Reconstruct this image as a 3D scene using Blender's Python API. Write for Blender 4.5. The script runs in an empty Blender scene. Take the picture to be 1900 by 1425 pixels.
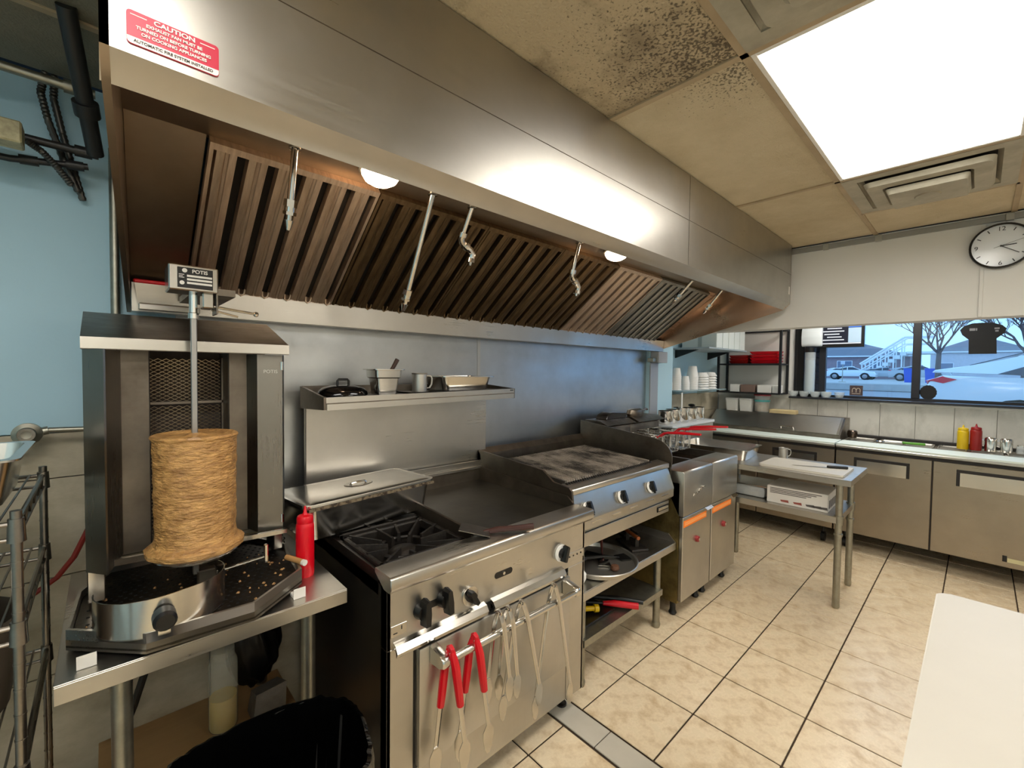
import bpy, bmesh, math, random
from mathutils import Vector, Matrix
random.seed(7)
C = bpy.context.scene.collection
SC = bpy.context.scene
# ---------------------------------------------------------------- camera
FL, CAM_H = 810.0, 1.55
YAW, PIT, ROL = math.radians(46.95), math.radians(1.80), math.radians(.72)
_f = Vector((math.cos(YAW)*math.cos(PIT), math.sin(YAW)*math.cos(PIT), -math.sin(PIT)))
_r = Vector((math.sin(YAW), -math.cos(YAW), 0)); _u = _r.cross(_f)
CR = math.cos(ROL)*_r + math.sin(ROL)*_u
CU = -math.sin(ROL)*_r + math.cos(ROL)*_u
cam = bpy.data.cameras.new('camera'); camo = bpy.data.objects.new('camera', cam); C.objects.link(camo)
cam.sensor_fit = 'HORIZONTAL'; cam.sensor_width = 36; cam.lens = FL/1900*36; cam.clip_start = .02
m = Matrix((CR, CU, -_f)).transposed().to_4x4(); m.translation = (0, 0, CAM_H); camo.matrix_world = m
SC.camera = camo
def PX(x, y, X=None, Y=None, Z=None):
    """pixel of the 1900x1425 photo -> point where its ray meets a plane of the room"""
    d = _f + CR*((x-950)/FL) - CU*((y-712.5)/FL)
    t = X/d.x if X is not None else (Y/d.y if Y is not None else (Z-CAM_H)/d.z)
    return Vector((0, 0, CAM_H)) + d*t
# ---------------------------------------------------------------- world, exposure
w = bpy.data.worlds.new('overcast_sky'); SC.world = w; w.use_nodes = True
bg = w.node_tree.nodes['Background']; bg.inputs[0].default_value = (.30, .59, 1.0, 1); bg.inputs[1].default_value = 1.1
SC.view_settings.view_transform = 'Standard'; SC.view_settings.look = 'None'
SC.view_settings.gamma = 1; SC.view_settings.exposure = 0.95
PANEL_E = 7.0
# ---------------------------------------------------------------- helpers
def lin(h):
    h = h.lstrip('#'); v = [int(h[i:i+2], 16)/255 for i in (0, 2, 4)]
    return tuple(x/12.92 if x <= .04045 else ((x+.055)/1.055)**2.4 for x in v)+(1,)
def new_mat(name):
    m = bpy.data.materials.new(name); m.use_nodes = True
    return m, m.node_tree.nodes, m.node_tree.links, m.node_tree.nodes['Principled BSDF']
def mat(name, col, rough=.5, metal=0, var=0, vscale=6, bump=0, bscale=40, col2=None, emit=0, alpha=1, trans=0, stretch=None, coat=0, rvar=0, spec=None, ior=None, contrast=None):
    """Principled material; var mixes in col2 (or a darker tone) by noise, bump adds fine relief"""
    m, N, L, p = new_mat(name)
    c = lin(col) if isinstance(col, str) else tuple(col)+(1,)
    p.inputs['Base Color'].default_value = c
    p.inputs['Roughness'].default_value = rough; p.inputs['Metallic'].default_value = metal
    if spec is not None: p.inputs['Specular IOR Level'].default_value = spec
    if ior: p.inputs['IOR'].default_value = ior
    if coat: p.inputs['Coat Weight'].default_value = coat; p.inputs['Coat Roughness'].default_value = .1
    if emit: p.inputs['Emission Color'].default_value = c; p.inputs['Emission Strength'].default_value = emit
    if trans: p.inputs['Transmission Weight'].default_value = trans
    p.inputs['Alpha'].default_value = alpha
    tc = N.new('ShaderNodeTexCoord'); mp = N.new('ShaderNodeMapping'); L.new(tc.outputs['Object'], mp.inputs[0])
    if stretch: mp.inputs['Scale'].default_value = stretch
    if var or rvar:
        n = N.new('ShaderNodeTexNoise'); n.inputs['Scale'].default_value = vscale; n.inputs['Detail'].default_value = 5
        n.inputs['Roughness'].default_value = .65
        L.new(mp.outputs[0], n.inputs['Vector'])
        r = N.new('ShaderNodeMapRange'); lo, hi = contrast or (.32, .68)
        r.inputs[1].default_value = lo; r.inputs[2].default_value = hi
        L.new(n.outputs['Fac'], r.inputs[0])
        if var:
            mx = N.new('ShaderNodeMix'); mx.data_type = 'RGBA'
            c2 = lin(col2) if col2 else tuple(v*.45 for v in c[:3])+(1,)
            mx.inputs[6].default_value = c; mx.inputs[7].default_value = c2
            ml = N.new('ShaderNodeMath'); ml.operation = 'MULTIPLY'; ml.inputs[1].default_value = var
            L.new(r.outputs[0], ml.inputs[0]); L.new(ml.outputs[0], mx.inputs[0]); L.new(mx.outputs[2], p.inputs['Base Color'])
        if rvar:
            r2 = N.new('ShaderNodeMapRange'); r2.inputs[1].default_value = .3; r2.inputs[2].default_value = .7
            r2.inputs[3].default_value = max(.03, rough-rvar); r2.inputs[4].default_value = rough+rvar
            L.new(n.outputs['Fac'], r2.inputs[0]); L.new(r2.outputs[0], p.inputs['Roughness'])
    if bump:
        n2 = N.new('ShaderNodeTexNoise'); n2.inputs['Scale'].default_value = bscale; n2.inputs['Detail'].default_value = 4
        L.new(mp.outputs[0], n2.inputs['Vector'])
        b = N.new('ShaderNodeBump'); b.inputs['Strength'].default_value = bump; b.inputs['Distance'].default_value = .01
        L.new(n2.outputs['Fac'], b.inputs['Height']); L.new(b.outputs[0], p.inputs['Normal'])
    return m
def steel(name, col, rough, grain, rvar=.1, var=.25, col2=None):
    """brushed stainless: fine noise stretched along the grain plus cloudy smudges"""
    m, N, L, p = new_mat(name)
    c = lin(col); c2 = lin(col2) if col2 else tuple(v*.6 for v in c[:3])+(1,)
    p.inputs['Metallic'].default_value = 1
    tc = N.new('ShaderNodeTexCoord')
    mp = N.new('ShaderNodeMapping'); mp.inputs['Scale'].default_value = grain; L.new(tc.outputs['Object'], mp.inputs[0])
    g = N.new('ShaderNodeTexNoise'); g.inputs['Scale'].default_value = 1; g.inputs['Detail'].default_value = 3; L.new(mp.outputs[0], g.inputs['Vector'])
    s = N.new('ShaderNodeTexNoise'); s.inputs['Scale'].default_value = 3.2; s.inputs['Detail'].default_value = 6; s.inputs['Roughness'].default_value = .6
    L.new(tc.outputs['Object'], s.inputs['Vector'])
    mr = N.new('ShaderNodeMapRange'); mr.inputs[1].default_value = .35; mr.inputs[2].default_value = .68; L.new(s.outputs['Fac'], mr.inputs[0])
    ml = N.new('ShaderNodeMath'); ml.operation = 'MULTIPLY'; ml.inputs[1].default_value = var; L.new(mr.outputs[0], ml.inputs[0])
    mx = N.new('ShaderNodeMix'); mx.data_type = 'RGBA'; mx.inputs[6].default_value = c; mx.inputs[7].default_value = c2
    L.new(ml.outputs[0], mx.inputs[0]); L.new(mx.outputs[2], p.inputs['Base Color'])
    gm = N.new('ShaderNodeMath'); gm.operation = 'MULTIPLY_ADD'; gm.inputs[1].default_value = .5; gm.inputs[2].default_value = .25; L.new(g.outputs['Fac'], gm.inputs[0])
    ad = N.new('ShaderNodeMath'); ad.operation = 'ADD'; L.new(gm.outputs[0], ad.inputs[0]); L.new(s.outputs['Fac'], ad.inputs[1])
    r2 = N.new('ShaderNodeMapRange'); r2.inputs[1].default_value = .7; r2.inputs[2].default_value = 1.3
    r2.inputs[3].default_value = max(.05, rough-rvar); r2.inputs[4].default_value = rough+rvar
    L.new(ad.outputs[0], r2.inputs[0]); L.new(r2.outputs[0], p.inputs['Roughness'])
    return m
def put(o, label=None, cat=None, group=None, kind=None):
    if label: o['label'] = label
    if cat: o['category'] = cat
    if group: o['group'] = group
    if kind: o['kind'] = kind
    return o
def thing(name, label, cat, loc=(0, 0, 0), rotz=0, group=None, kind=None):
    o = bpy.data.objects.new(name, None); C.objects.link(o); o.empty_display_size = .05
    o.location = loc; o.rotation_euler = (0, 0, rotz)
    return put(o, label, cat, group, kind)
class MB:
    """collects shapes into one mesh; o = origin subtracted (a thing whose parts are given in room coordinates)"""
    def __init__(s, o=(0, 0, 0)):
        s.bm = bmesh.new(); s.o = Vector(o.location) if hasattr(o, 'location') else Vector(o)
    def faces(s, vs, fs):
        v = [s.bm.verts.new(Vector(p)) for p in vs]
        for f in fs:
            try: s.bm.faces.new([v[i] for i in f])
            except ValueError: pass
        return v
    def box(s, x0, x1, y0, y1, z0, z1, bev=0, seg=1):
        if x1 < x0: x0, x1 = x1, x0
        if y1 < y0: y0, y1 = y1, y0
        if z1 < z0: z0, z1 = z1, z0
        v = s.faces([(x0, y0, z0), (x1, y0, z0), (x1, y1, z0), (x0, y1, z0), (x0, y0, z1), (x1, y0, z1), (x1, y1, z1), (x0, y1, z1)],
                    [(0, 3, 2, 1), (4, 5, 6, 7), (0, 1, 5, 4), (1, 2, 6, 5), (2, 3, 7, 6), (3, 0, 4, 7)])
        if bev: s._bev(v, bev, seg)
        return s
    def _bev(s, v, bev, seg):
        es = {e for x in v for e in x.link_edges}
        bmesh.ops.bevel(s.bm, geom=list(es), offset=bev, segments=seg, profile=.5, affect='EDGES', clamp_overlap=True)
    def prism(s, poly, axis, a, b, bev=0, seg=1):
        """2D polygon extruded along axis: x -> (y,z), y -> (x,z), z -> (x,y)"""
        def P3(p, t): return (t, p[0], p[1]) if axis == 'x' else ((p[0], t, p[1]) if axis == 'y' else (p[0], p[1], t))
        n = len(poly); vs = [P3(p, a) for p in poly]+[P3(p, b) for p in poly]
        fs = [tuple(range(n)), tuple(range(2*n-1, n-1, -1))]+[(i, i+n, (i+1) % n+n, (i+1) % n) for i in range(n)]
        v = s.faces(vs, fs)
        if bev: s._bev(v, bev, seg)
        return s
    def hull(s, bot, top, cap=True):
        """loft between two 3D loops of equal length"""
        n = len(bot); fs = [(i, (i+1) % n, (i+1) % n+n, i+n) for i in range(n)]
        if cap: fs += [tuple(range(n-1, -1, -1)), tuple(range(n, 2*n))]
        s.faces(list(bot)+list(top), fs); return s
    def cyl(s, p, q, r, r2=None, n=16, cap=True):
        p, q = Vector(p), Vector(q); r2 = r if r2 is None else r2
        d = (q-p).normalized(); a = d.orthogonal().normalized(); b = d.cross(a)
        cs = [(math.cos(2*math.pi*i/n), math.sin(2*math.pi*i/n)) for i in range(n)]
        s.hull([p+(a*c+b*t)*r for c, t in cs], [q+(a*c+b*t)*r2 for c, t in cs], cap); return s
    def tube(s, pts, r, n=8, closed=False, rs=None):
        pts = [Vector(p) for p in pts]; k = len(pts); rings = []; prev = None
        for i, p in enumerate(pts):
            if closed: t = pts[(i+1) % k]-pts[i-1]
            else: t = pts[min(i+1, k-1)]-pts[max(i-1, 0)]
            t.normalize()
            a = t.orthogonal().normalized() if prev is None else (prev-t*prev.dot(t)).normalized()
            prev = a; b = t.cross(a); rr = rs[i] if rs else r
            rings.append([p+(a*math.cos(2*math.pi*j/n)+b*math.sin(2*math.pi*j/n))*rr for j in range(n)])
        vs = [v for g in rings for v in g]; fs = []
        for i in range(k if closed else k-1):
            i2 = (i+1) % k
            for j in range(n): fs.append((i*n+j, i*n+(j+1) % n, i2*n+(j+1) % n, i2*n+j))
        if not closed: fs += [tuple(range(n-1, -1, -1)), tuple((k-1)*n+j for j in range(n))]
        s.faces(vs, fs); return s
    def lathe(s, prof, c=(0, 0, 0), n=24, squash=None, wob=None):
        """profile [(r,z)] turned about a vertical axis through c; r=0 closes"""
        c = Vector(c); vs = []; idx = []
        for k, (r, z) in enumerate(prof):
            if r <= 1e-6: idx.append([len(vs)]*n); vs.append(c+Vector((0, 0, z)))
            else:
                st = len(vs); idx.append(list(range(st, st+n)))
                for j in range(n):
                    a = 2*math.pi*j/n; rr = r*(1+(wob(a, z) if wob else 0))
                    vs.append(c+Vector((rr*math.cos(a), rr*math.sin(a)*(squash or 1), z)))
        fs = []
        for k in range(len(prof)-1):
            A, B = idx[k], idx[k+1]
            for j in range(n):
                f = [A[j], A[(j+1) % n], B[(j+1) % n], B[j]]; g = []
                for x in f:
                    if x not in g: g.append(x)
                if len(g) > 2: fs.append(tuple(g))
        s.faces(vs, fs); return s
    def rot(s, ang, axis='Z', about=(0, 0, 0)):
        bmesh.ops.rotate(s.bm, verts=s.bm.verts, cent=Vector(about), matrix=Matrix.Rotation(ang, 3, axis)); return s
    def mv(s, d):
        bmesh.ops.translate(s.bm, verts=s.bm.verts, vec=Vector(d)); return s
    def done(s, name, m, parent=None, label=None, cat=None, group=None, kind=None, loc=None, ang=35, flat=False):
        bm = s.bm
        bmesh.ops.recalc_face_normals(bm, faces=bm.faces)
        if s.o.length: bmesh.ops.translate(bm, verts=bm.verts, vec=-s.o)
        if not flat:
            lim = math.radians(ang)
            for f in bm.faces: f.smooth = True
            for e in bm.edges:
                if len(e.link_faces) == 2 and e.calc_face_angle(0) > lim: e.smooth = False
        me = bpy.data.meshes.new(name); bm.to_mesh(me); bm.free()
        o = bpy.data.objects.new(name, me); C.objects.link(o)
        if m: me.materials.append(m)
        if parent: o.parent = parent
        if loc is not None: o.location = loc
        return put(o, label, cat, group, kind)
def single(name, m, fn, label, cat, loc, rotz=0, group=None, **k):
    """a thing that is one mesh, built in local coordinates by fn(MB)"""
    b = MB(); fn(b); o = b.done(name, m, None, label, cat, group, loc=loc, **k); o.rotation_euler = (0, 0, rotz); return o
def dup(root, loc, rotz=None, label=None, group=None):
    r = root.copy(); C.objects.link(r); r.location = loc
    if rotz is not None: r.rotation_euler = (0, 0, rotz)
    if label: r['label'] = label
    if group: r['group'] = group
    for ch in list(root.children):
        c = ch.copy(); C.objects.link(c); c.parent = r
        for g in list(ch.children):
            d = g.copy(); C.objects.link(d); d.parent = c
    return r
def text(name, body, size, m, parent, mtx, align='CENTER', ext=.0004, sx=1.0, bold=0):
    cu = bpy.data.curves.new(name, 'FONT'); cu.body = body; cu.size = size; cu.align_x = align; cu.align_y = 'CENTER'
    cu.extrude = ext; cu.offset = bold
    t = bpy.data.objects.new(name, cu); me = bpy.data.meshes.new_from_object(t)
    bpy.data.objects.remove(t); bpy.data.curves.remove(cu)
    me.transform(mtx @ Matrix.Diagonal((sx, 1, 1, 1)))
    me.materials.clear(); me.materials.append(m)
    o = bpy.data.objects.new(name, me); C.objects.link(o)
    if parent: o.parent = parent
    return o
def frame(right, up, at):
    r, u = Vector(right).normalized(), Vector(up).normalized(); n = r.cross(u)
    M = Matrix((r, u, n)).transposed().to_4x4(); M.translation = Vector(at); return M
def rrect(x0, x1, y0, y1, r, n=5):
    out = []
    for cx, cy, a0 in ((x1-r, y1-r, 0), (x0+r, y1-r, 90), (x0+r, y0+r, 180), (x1-r, y0+r, 270)):
        for i in range(n+1):
            a = math.radians(a0+90*i/n); out.append((cx+r*math.cos(a), cy+r*math.sin(a)))
    return out
# ---------------------------------------------------------------- materials
GX, GZ, GY = (3, 260, 260), (260, 260, 3), (260, 3, 260)
S_hood = steel('brushed_steel_hood', '#bbb7af', .34, GX, .08, .3)
S_x = steel('brushed_steel_long', '#c9c5bc', .33, GX, .1, .3)
S_z = steel('brushed_steel_upright', '#c6c2b9', .36, GZ, .1, .3)
S_y = steel('brushed_steel_deep', '#c9c5bc', .33, GY, .1, .3)
S_wall = steel('wall_sheet_steel', '#c3c6c6', .36, GX, .1, .45)
S_dark = steel('stained_steel', '#8d8478', .4, GX, .12, .7, '#3a3128')
S_bright = steel('polished_steel', '#d8d4cc', .2, GX, .08, .2)
S_copper_refl = steel('steel_copper_reflection', '#ecd0b8', .3, GX, .06, .4, '#c99a78')  # plain steel; the warm copper reflection is painted into its colour
S_brown = steel('browned_steel', '#a59684', .36, GZ, .08, .5, '#75665a')
S_galv = mat('galvanised_pipe', '#a9a698', .42, 1, .4, 30)
S_filter = mat('filter_steel_warm', '#e0cdb8', .5, 1, .5, 9, col2='#8d705a', stretch=(8, 1, 1))
S_filter_d = mat('filter_steel_greasy', '#8a7458', .5, 1, .6, 7, col2='#2a2118', stretch=(6, 1, 1))
S_filter_g = mat('filter_steel_grey', '#9a978e', .45, 1, .5, 9, col2='#3b3a38', stretch=(8, 1, 1))
CHROME = mat('chrome', '#d9d6cf', .12, 1)
CASTIRON = mat('cast_iron', '#15120f', .5, .2, .5, 25, .25, 60, col2='#2b241c')
BLACK = mat('black_plastic', '#0c0b0a', .35)
BLACKM = mat('black_enamel', '#0e0c0b', .28, 0, .4, 12, col2='#241c15')
GRIDDLE = mat('seasoned_griddle', '#2b2721', .34, .7, .7, 5, .05, 30, col2='#4f4a40')
WHITE = mat('white_plastic', '#e8e6df', .4)
BOARD = mat('white_cutting_board', '#c6c0b2', .45, 0, .15, 8, col2='#b5ae9f')
BOARDG = mat('pale_green_board', '#dfe9df', .4, 0, .1, 8)
RED = mat('red_plastic', '#d4061c', .35)
REDG = mat('red_rubber_grip', '#c60d1d', .3)
BLUEW = mat('pale_blue_paint', '#b2d4e2', .6, 0, .25, 2, .03, 90, col2='#a2c6d8')
WHITEW = mat('white_wall_panel', '#d8d6cf', .5, 0, .2, 2.5, col2='#c9c6bc')
ORANGE = mat('orange_label', '#f07a12', .5)
YELLOW = mat('yellow_plastic', '#d9b30c', .35)
REDK = mat('dark_red_ketchup', '#8d120e', .35)
# ================================================================ setting
CZ = 2.49
# tile material with soft marbling
FT = mat('floor_tile_beige', '#e6d3b2', .3, 0, .75, 13, .04, 60, col2='#b79a72', rvar=.08, contrast=(.42, .68))
FT2 = mat('floor_tile_pale_strip', '#c3bcac', .3, 0, .3, 6, col2='#a39a88')
GROUT = mat('dark_grout', '#4a3a2a', .9, 0, .4, 20)
WT = mat('beige_wall_tile', '#c2b8a2', .3, 0, .7, 5, col2='#8c8068', stretch=(1, 1, 1.6))
MT = mat('marbled_white_tile', '#cfccc2', .22, 0, .5, 2.2, col2='#a9a69b', stretch=(1, 2.2, -1.4), contrast=(.45, .6))
CT = mat('ceiling_tile_stained', '#cbbda0', .9, 0, .6, 2.6, .5, 130, col2='#a59473', contrast=(.42, .75))
CT2 = mat('ceiling_tile_sooty', '#c0af90', .9, 0, .85, 3.2, .6, 130, col2='#5a4a36', contrast=(.46, .7))
def soot(m, cx, cy, rad, thr=.62):
    """black soot specks clustering round the air vent corner of a ceiling tile"""
    N, L = m.node_tree.nodes, m.node_tree.links; p = N['Principled BSDF']; src = p.inputs['Base Color'].links[0].from_socket
    tc = N.new('ShaderNodeTexCoord'); n = N.new('ShaderNodeTexNoise'); n.inputs['Scale'].default_value = 120; n.inputs['Detail'].default_value = 4; L.new(tc.outputs['Object'], n.inputs['Vector'])
    d = N.new('ShaderNodeVectorMath'); d.operation = 'DISTANCE'; d.inputs[1].default_value = (cx, cy, CZ+.004); L.new(tc.outputs['Object'], d.inputs[0])
    g = N.new('ShaderNodeMapRange'); g.inputs[1].default_value = 0; g.inputs[2].default_value = rad; g.inputs[3].default_value = .22; g.inputs[4].default_value = -.05; L.new(d.outputs['Value'], g.inputs[0])
    a = N.new('ShaderNodeMath'); L.new(n.outputs['Fac'], a.inputs[0]); L.new(g.outputs[0], a.inputs[1])
    k = N.new('ShaderNodeMapRange'); k.inputs[1].default_value = thr; k.inputs[2].default_value = thr+.12; k.inputs[3].default_value = 0; k.inputs[4].default_value = .75; L.new(a.outputs[0], k.inputs[0])
    mx = N.new('ShaderNodeMix'); mx.data_type = 'RGBA'; mx.inputs[7].default_value = lin('#2c2217'); L.new(src, mx.inputs[6]); L.new(k.outputs[0], mx.inputs[0]); L.new(mx.outputs[2], p.inputs['Base Color'])
CT4 = mat('ceiling_tile_edge_soot', '#cbbda0', .9, 0, .6, 2.6, .5, 130, col2='#a59473', contrast=(.42, .75))
CT3 = mat('ceiling_tile_grey', '#8a8370', .9, 0, .5, 3, .4, 130, col2='#5b5648')
TBAR = mat('ceiling_grid_metal', '#b39f80', .5, 0, .5, 5, col2='#8a775a')
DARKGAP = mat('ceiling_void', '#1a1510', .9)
fl = MB().box(-1.4, 6.2, -2.2, 2.3, -.06, -.008).done('floor', GROUT, kind='structure')
put(fl, 'beige stone-look tiled kitchen floor')
def tiles(xs, ys, gap, mt, parent, z0, z1):
    cache = {}
    for a, b in zip(xs, xs[1:]):
        for c, d in zip(ys, ys[1:]):
            k = (round(b-a, 4), round(d-c, 4)); cx, cy = (a+b)/2, (c+d)/2
            if k not in cache:
                o = MB().box(-(b-a)/2+gap, (b-a)/2-gap, -(d-c)/2+gap, (d-c)/2-gap, z0, z1, .0018).done('tile', mt, parent, loc=(cx, cy, 0)); cache[k] = o
            else:
                o = cache[k].copy(); C.objects.link(o); o.location = (cx, cy, 0); o.parent = parent
T = .3545
ysl = [1.195+T*k for k in range(-9, 4)]
tiles([1.583+T*k for k in range(0, 13)], ysl, .0035, FT, fl, -.006, .0)
tiles([1.233-T*k for k in range(7, -1, -1)]+[1.45], ysl, .0035, FT, fl, -.006, .0)
tiles([1.457, 1.577], [1.037+T*k for k in range(-9, 4)], .002, FT2, fl, -.006, .001)
# walls
wb = MB().box(-1.4, 3.63, 2.1, 2.25, 1.325, CZ).box(-1.4, 3.63, 2.12, 2.25, 0, 1.325).done('wall_back', BLUEW, kind='structure')
put(wb, 'pale blue painted kitchen wall behind the cooking line')
def wtile_row(parent, xs, zs, y, mt, gap=.0016):
    for a, b in zip(xs, xs[1:]):
        for c, d in zip(zs, zs[1:]):
            MB().box(a+gap, b-gap, y, y+.02, c+gap, d-gap, .0015).done('tile', mt, parent)
wtile_row(wb, [-1.4, -.95, -.33, .30, .92], [0, .505, .835, 1.17, 1.322], 2.1, WT)
wl = MB().box(-1.5, -1.4, -2.2, 2.25, 0, CZ).done('wall_left', BLUEW, kind='structure'); put(wl, 'pale blue side wall at the left end of the kitchen')
wf = MB().box(-1.5, 6.2, -2.3, -2.2, 0, CZ).done('wall_front', WHITEW, kind='structure'); put(wf, 'white wall behind the camera')
# pillar and the recessed wall of the corner
pil = MB().box(3.63, 4.06, 2.05, 2.35, 0, CZ).done('wall_pier', BLUEW, kind='structure'); put(pil, 'pale blue wall pier at the right end of the hood')
wc = MB().box(4.06, 5.75, 2.2, 2.35, 1.32, CZ).box(4.06, 5.75, 2.22, 2.35, 0, 1.32).done('wall_corner', BLUEW, kind='structure'); put(wc, 'pale blue corner wall behind the bowl shelf')
wtile_row(wc, [4.06, 4.56, 5.06, 5.55], [.9, 1.11, 1.318], 2.2, WT)
# window wall: low wall with marbled tiles, window band, header
WX = 5.55
ww = MB().box(WX+.02, WX+.2, -2.2, 2.2, 0, 1.285).box(WX, WX+.2, -2.2, 2.2, 2.35, CZ).box(WX, WX+.2, 1.42, 2.2, 1.285, 2.35).done('wall_right', WHITEW, kind='structure')
put(ww, 'white window wall behind the prep counter')
ysT = [.912+.2565*k for k in range(-9, 6)]+[2.2]
for a, b in zip(ysT, ysT[1:]):
    MB().box(WX, WX+.02, a+.0016, b-.0016, .9, 1.285, .0015).done('tile', MT, ww)
tr = MB().box(WX-.018, WX+.02, -2.2, .66, 1.262, 1.29, .004).done('trim_1', WHITE, kind='structure'); put(tr, 'white tile trim strip under the window')
# bulkhead over the passage to the counter
bk = MB().box(3.80, 3.95, -2.2, 2.2, 1.898, CZ).done('wall_bulkhead', WHITEW, kind='structure'); put(bk, 'white panelled bulkhead carrying the wall clock')
MB().box(3.792, 3.801, .002, .020, 1.90, CZ-.05, .002).done('panel_seam', WHITEW, bk)
MB().box(3.782, 3.801, -2.2, 2.0, CZ-.045, CZ-.012, .002).done('edge_channel', mat('grey_channel', '#8b8a84', .5), bk)
for yy in (.49, .78, -.09):
    MB().box(3.776, 3.80, yy-.018, yy+.018, CZ-.05, CZ-.008, .003).done('hanger_clip', mat('hanger_grey', '#a5a49c', .4, .5), bk)
soot(CT2, 1.33, .56, .62, .63); soot(CT4, 1.42, .52, .35, .65)
# ceiling
ce = MB().box(-1.5, 5.75, -2.3, 2.35, CZ+.03, CZ+.1).done('ceiling', DARKGAP, kind='structure'); put(ce, 'suspended ceiling of stained tiles in a metal grid')
def ctile(a, b, c, d, mt, dz=0):
    MB().box(a+.008, b-.008, c+.008, d-.008, CZ+.004+dz, CZ+.02+dz, .004).done('ceiling_tile', mt, ce)
XS = [1.396-1.2195*k for k in (2, 1, 0)]+[2.633, 3.80]
for i, (a, b) in enumerate(zip(XS, XS[1:])):
    ctile(a, b, .505, 1.115, [CT3, CT2, CT4, CT][i])
    ctile(a, b, 1.115, 1.725, CT3); ctile(a, b, 1.725, 2.1, CT3)
    ctile(a, b, -.714, -.105, CT2 if i == 1 else CT); ctile(a, b, -1.323, -.714, CT); ctile(a, b, -2.2, -1.323, CT)
for a, b in ((.176, .786), (3.25, 3.80)): ctile(a, b, -.105, .505, CT)
for a, b in ((3.95, 5.55),):
    for k in range(7):
        if k != 4: ctile(a, b, -2.1+.6*k, -2.1+.6*(k+1), CT)
def tbar(x0, x1, y0, y1): MB().box(x0, x1, y0, y1, CZ-.003, CZ+.012, .001).done('grid_bar', TBAR, ce)
for y in (-1.323, -.714, -.105, .505, 1.115, 1.725): tbar(-1.4, 3.8, y-.012, y+.012)
for x in XS[1:-1]: tbar(x-.012, x+.012, -2.2, 2.1)
for x in (.176+.61, 3.25): tbar(x-.012, x+.012, -.105, .505)
# ceiling light panels (2x4 ft): metal frame + glowing diffuser
LED = mat('light_diffuser', (1.0, .96, .90), .5, emit=PANEL_E)
def light_panel(x0, x1, y0, y1, label):
    t = thing('ceiling_light', label, 'ceiling light', ((x0+x1)/2, (y0+y1)/2, CZ+.01), group='ceiling light panels')
    b = MB(t)
    for a in ((x0, x1, y0, y0+.016), (x0, x1, y1-.016, y1), (x0, x0+.016, y0+.016, y1-.016), (x1-.016, x1, y0+.016, y1-.016)):
        b.box(*a, CZ-.004, CZ+.012, .002)
    b.done('frame', WHITE, t)
    MB(t).box(x0+.016, x1-.016, y0+.016, y1-.016, CZ+.002, CZ+.012).done('diffuser', LED, t)
light_panel(1.408, 2.621, -.093, .493, 'glowing white ceiling panel between the two air vents')
light_panel(-1.03, .164, -.093, .493, 'glowing white ceiling panel above the hood left end, out of frame')
light_panel(1.408, 2.621, -1.93, -1.335, 'added unseen ceiling light panel behind the camera')  # unseen panel, added so the steel has something bright to reflect
light_panel(-1.03, .164, -1.93, -1.335, 'added ceiling light panel at the rear left, out of frame')  # another unseen panel added for the reflections in the steel
light_panel(4.15, 5.35, .33, .87, 'added unseen ceiling light panel over the prep counter behind the bulkhead')  # unseen panel added to light the area beyond the bulkhead
# air diffusers
VENT = mat('vent_enamel', '#b3ad9a', .5, 0, .6, 6, col2='#7b725f')
def vent(cx, cy, label):
    t = thing('air_vent', label, 'air vent', (cx, cy, CZ))
    def ring(r0, r1, z0, z1, nm, th=.004):
        b = MB(); q = lambda r, z: [(-r, -r, z), (r, -r, z), (r, r, z), (-r, r, z)]
        b.hull(q(r0, z0), q(r1, z1), False); b.hull(q(r0-th, z0), q(r1-th, z1), False)
        bt = b.done(nm, VENT, t, flat=True)
    b = MB()
    for a in ((-.295, .295, -.295, -.24), (-.295, .295, .24, .295), (-.295, -.24, -.24, .24), (.24, .295, -.24, .24)): b.box(*a, -.004, .004)
    b.done('outer_frame', VENT, t)
    ring(.246, .226, .0, .024, 'outer_cone')
    b = MB()
    def plate(b, r0, r1, z, up):
        o0 = [p+(z,) for p in rrect(-r0, r0, -r0, r0, .03)]; o1 = [p+(z,) for p in rrect(-r1, r1, -r1, r1, .02)]
        ou = [p+(z+up,) for p in rrect(-r0-.012, r0+.012, -r0-.012, r0+.012, .035)]; iu = [p+(z+up,) for p in rrect(-r1+.012, r1-.012, -r1+.012, r1-.012, .015)]
        b.hull(o0, ou, False); b.hull(o0, o1, False); b.hull(o1, iu, False)
    plate(b, .21, .155, -.032, .022); b.done('middle_cone', VENT, t)
    b = MB(); b.hull([p+(-.062,) for p in rrect(-.135, .135, -.135, .135, .015)], [p+(-.036,) for p in rrect(-.145, .145, -.145, .145, .02)]); b.done('centre_plate', VENT, t)
    MB().lathe([(.05, -.0625), (.045, -.066), (0, -.066)]).done('boss', VENT, t)
    MB().box(-.235, .235, -.235, .235, .022, .028).done('throat', DARKGAP, t)
vent(2.942, .2, 'square stepped air diffuser beyond the light panel, nearer the clock')
vent(1.091, .2, 'square stepped air diffuser at the top edge of the photo')
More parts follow.
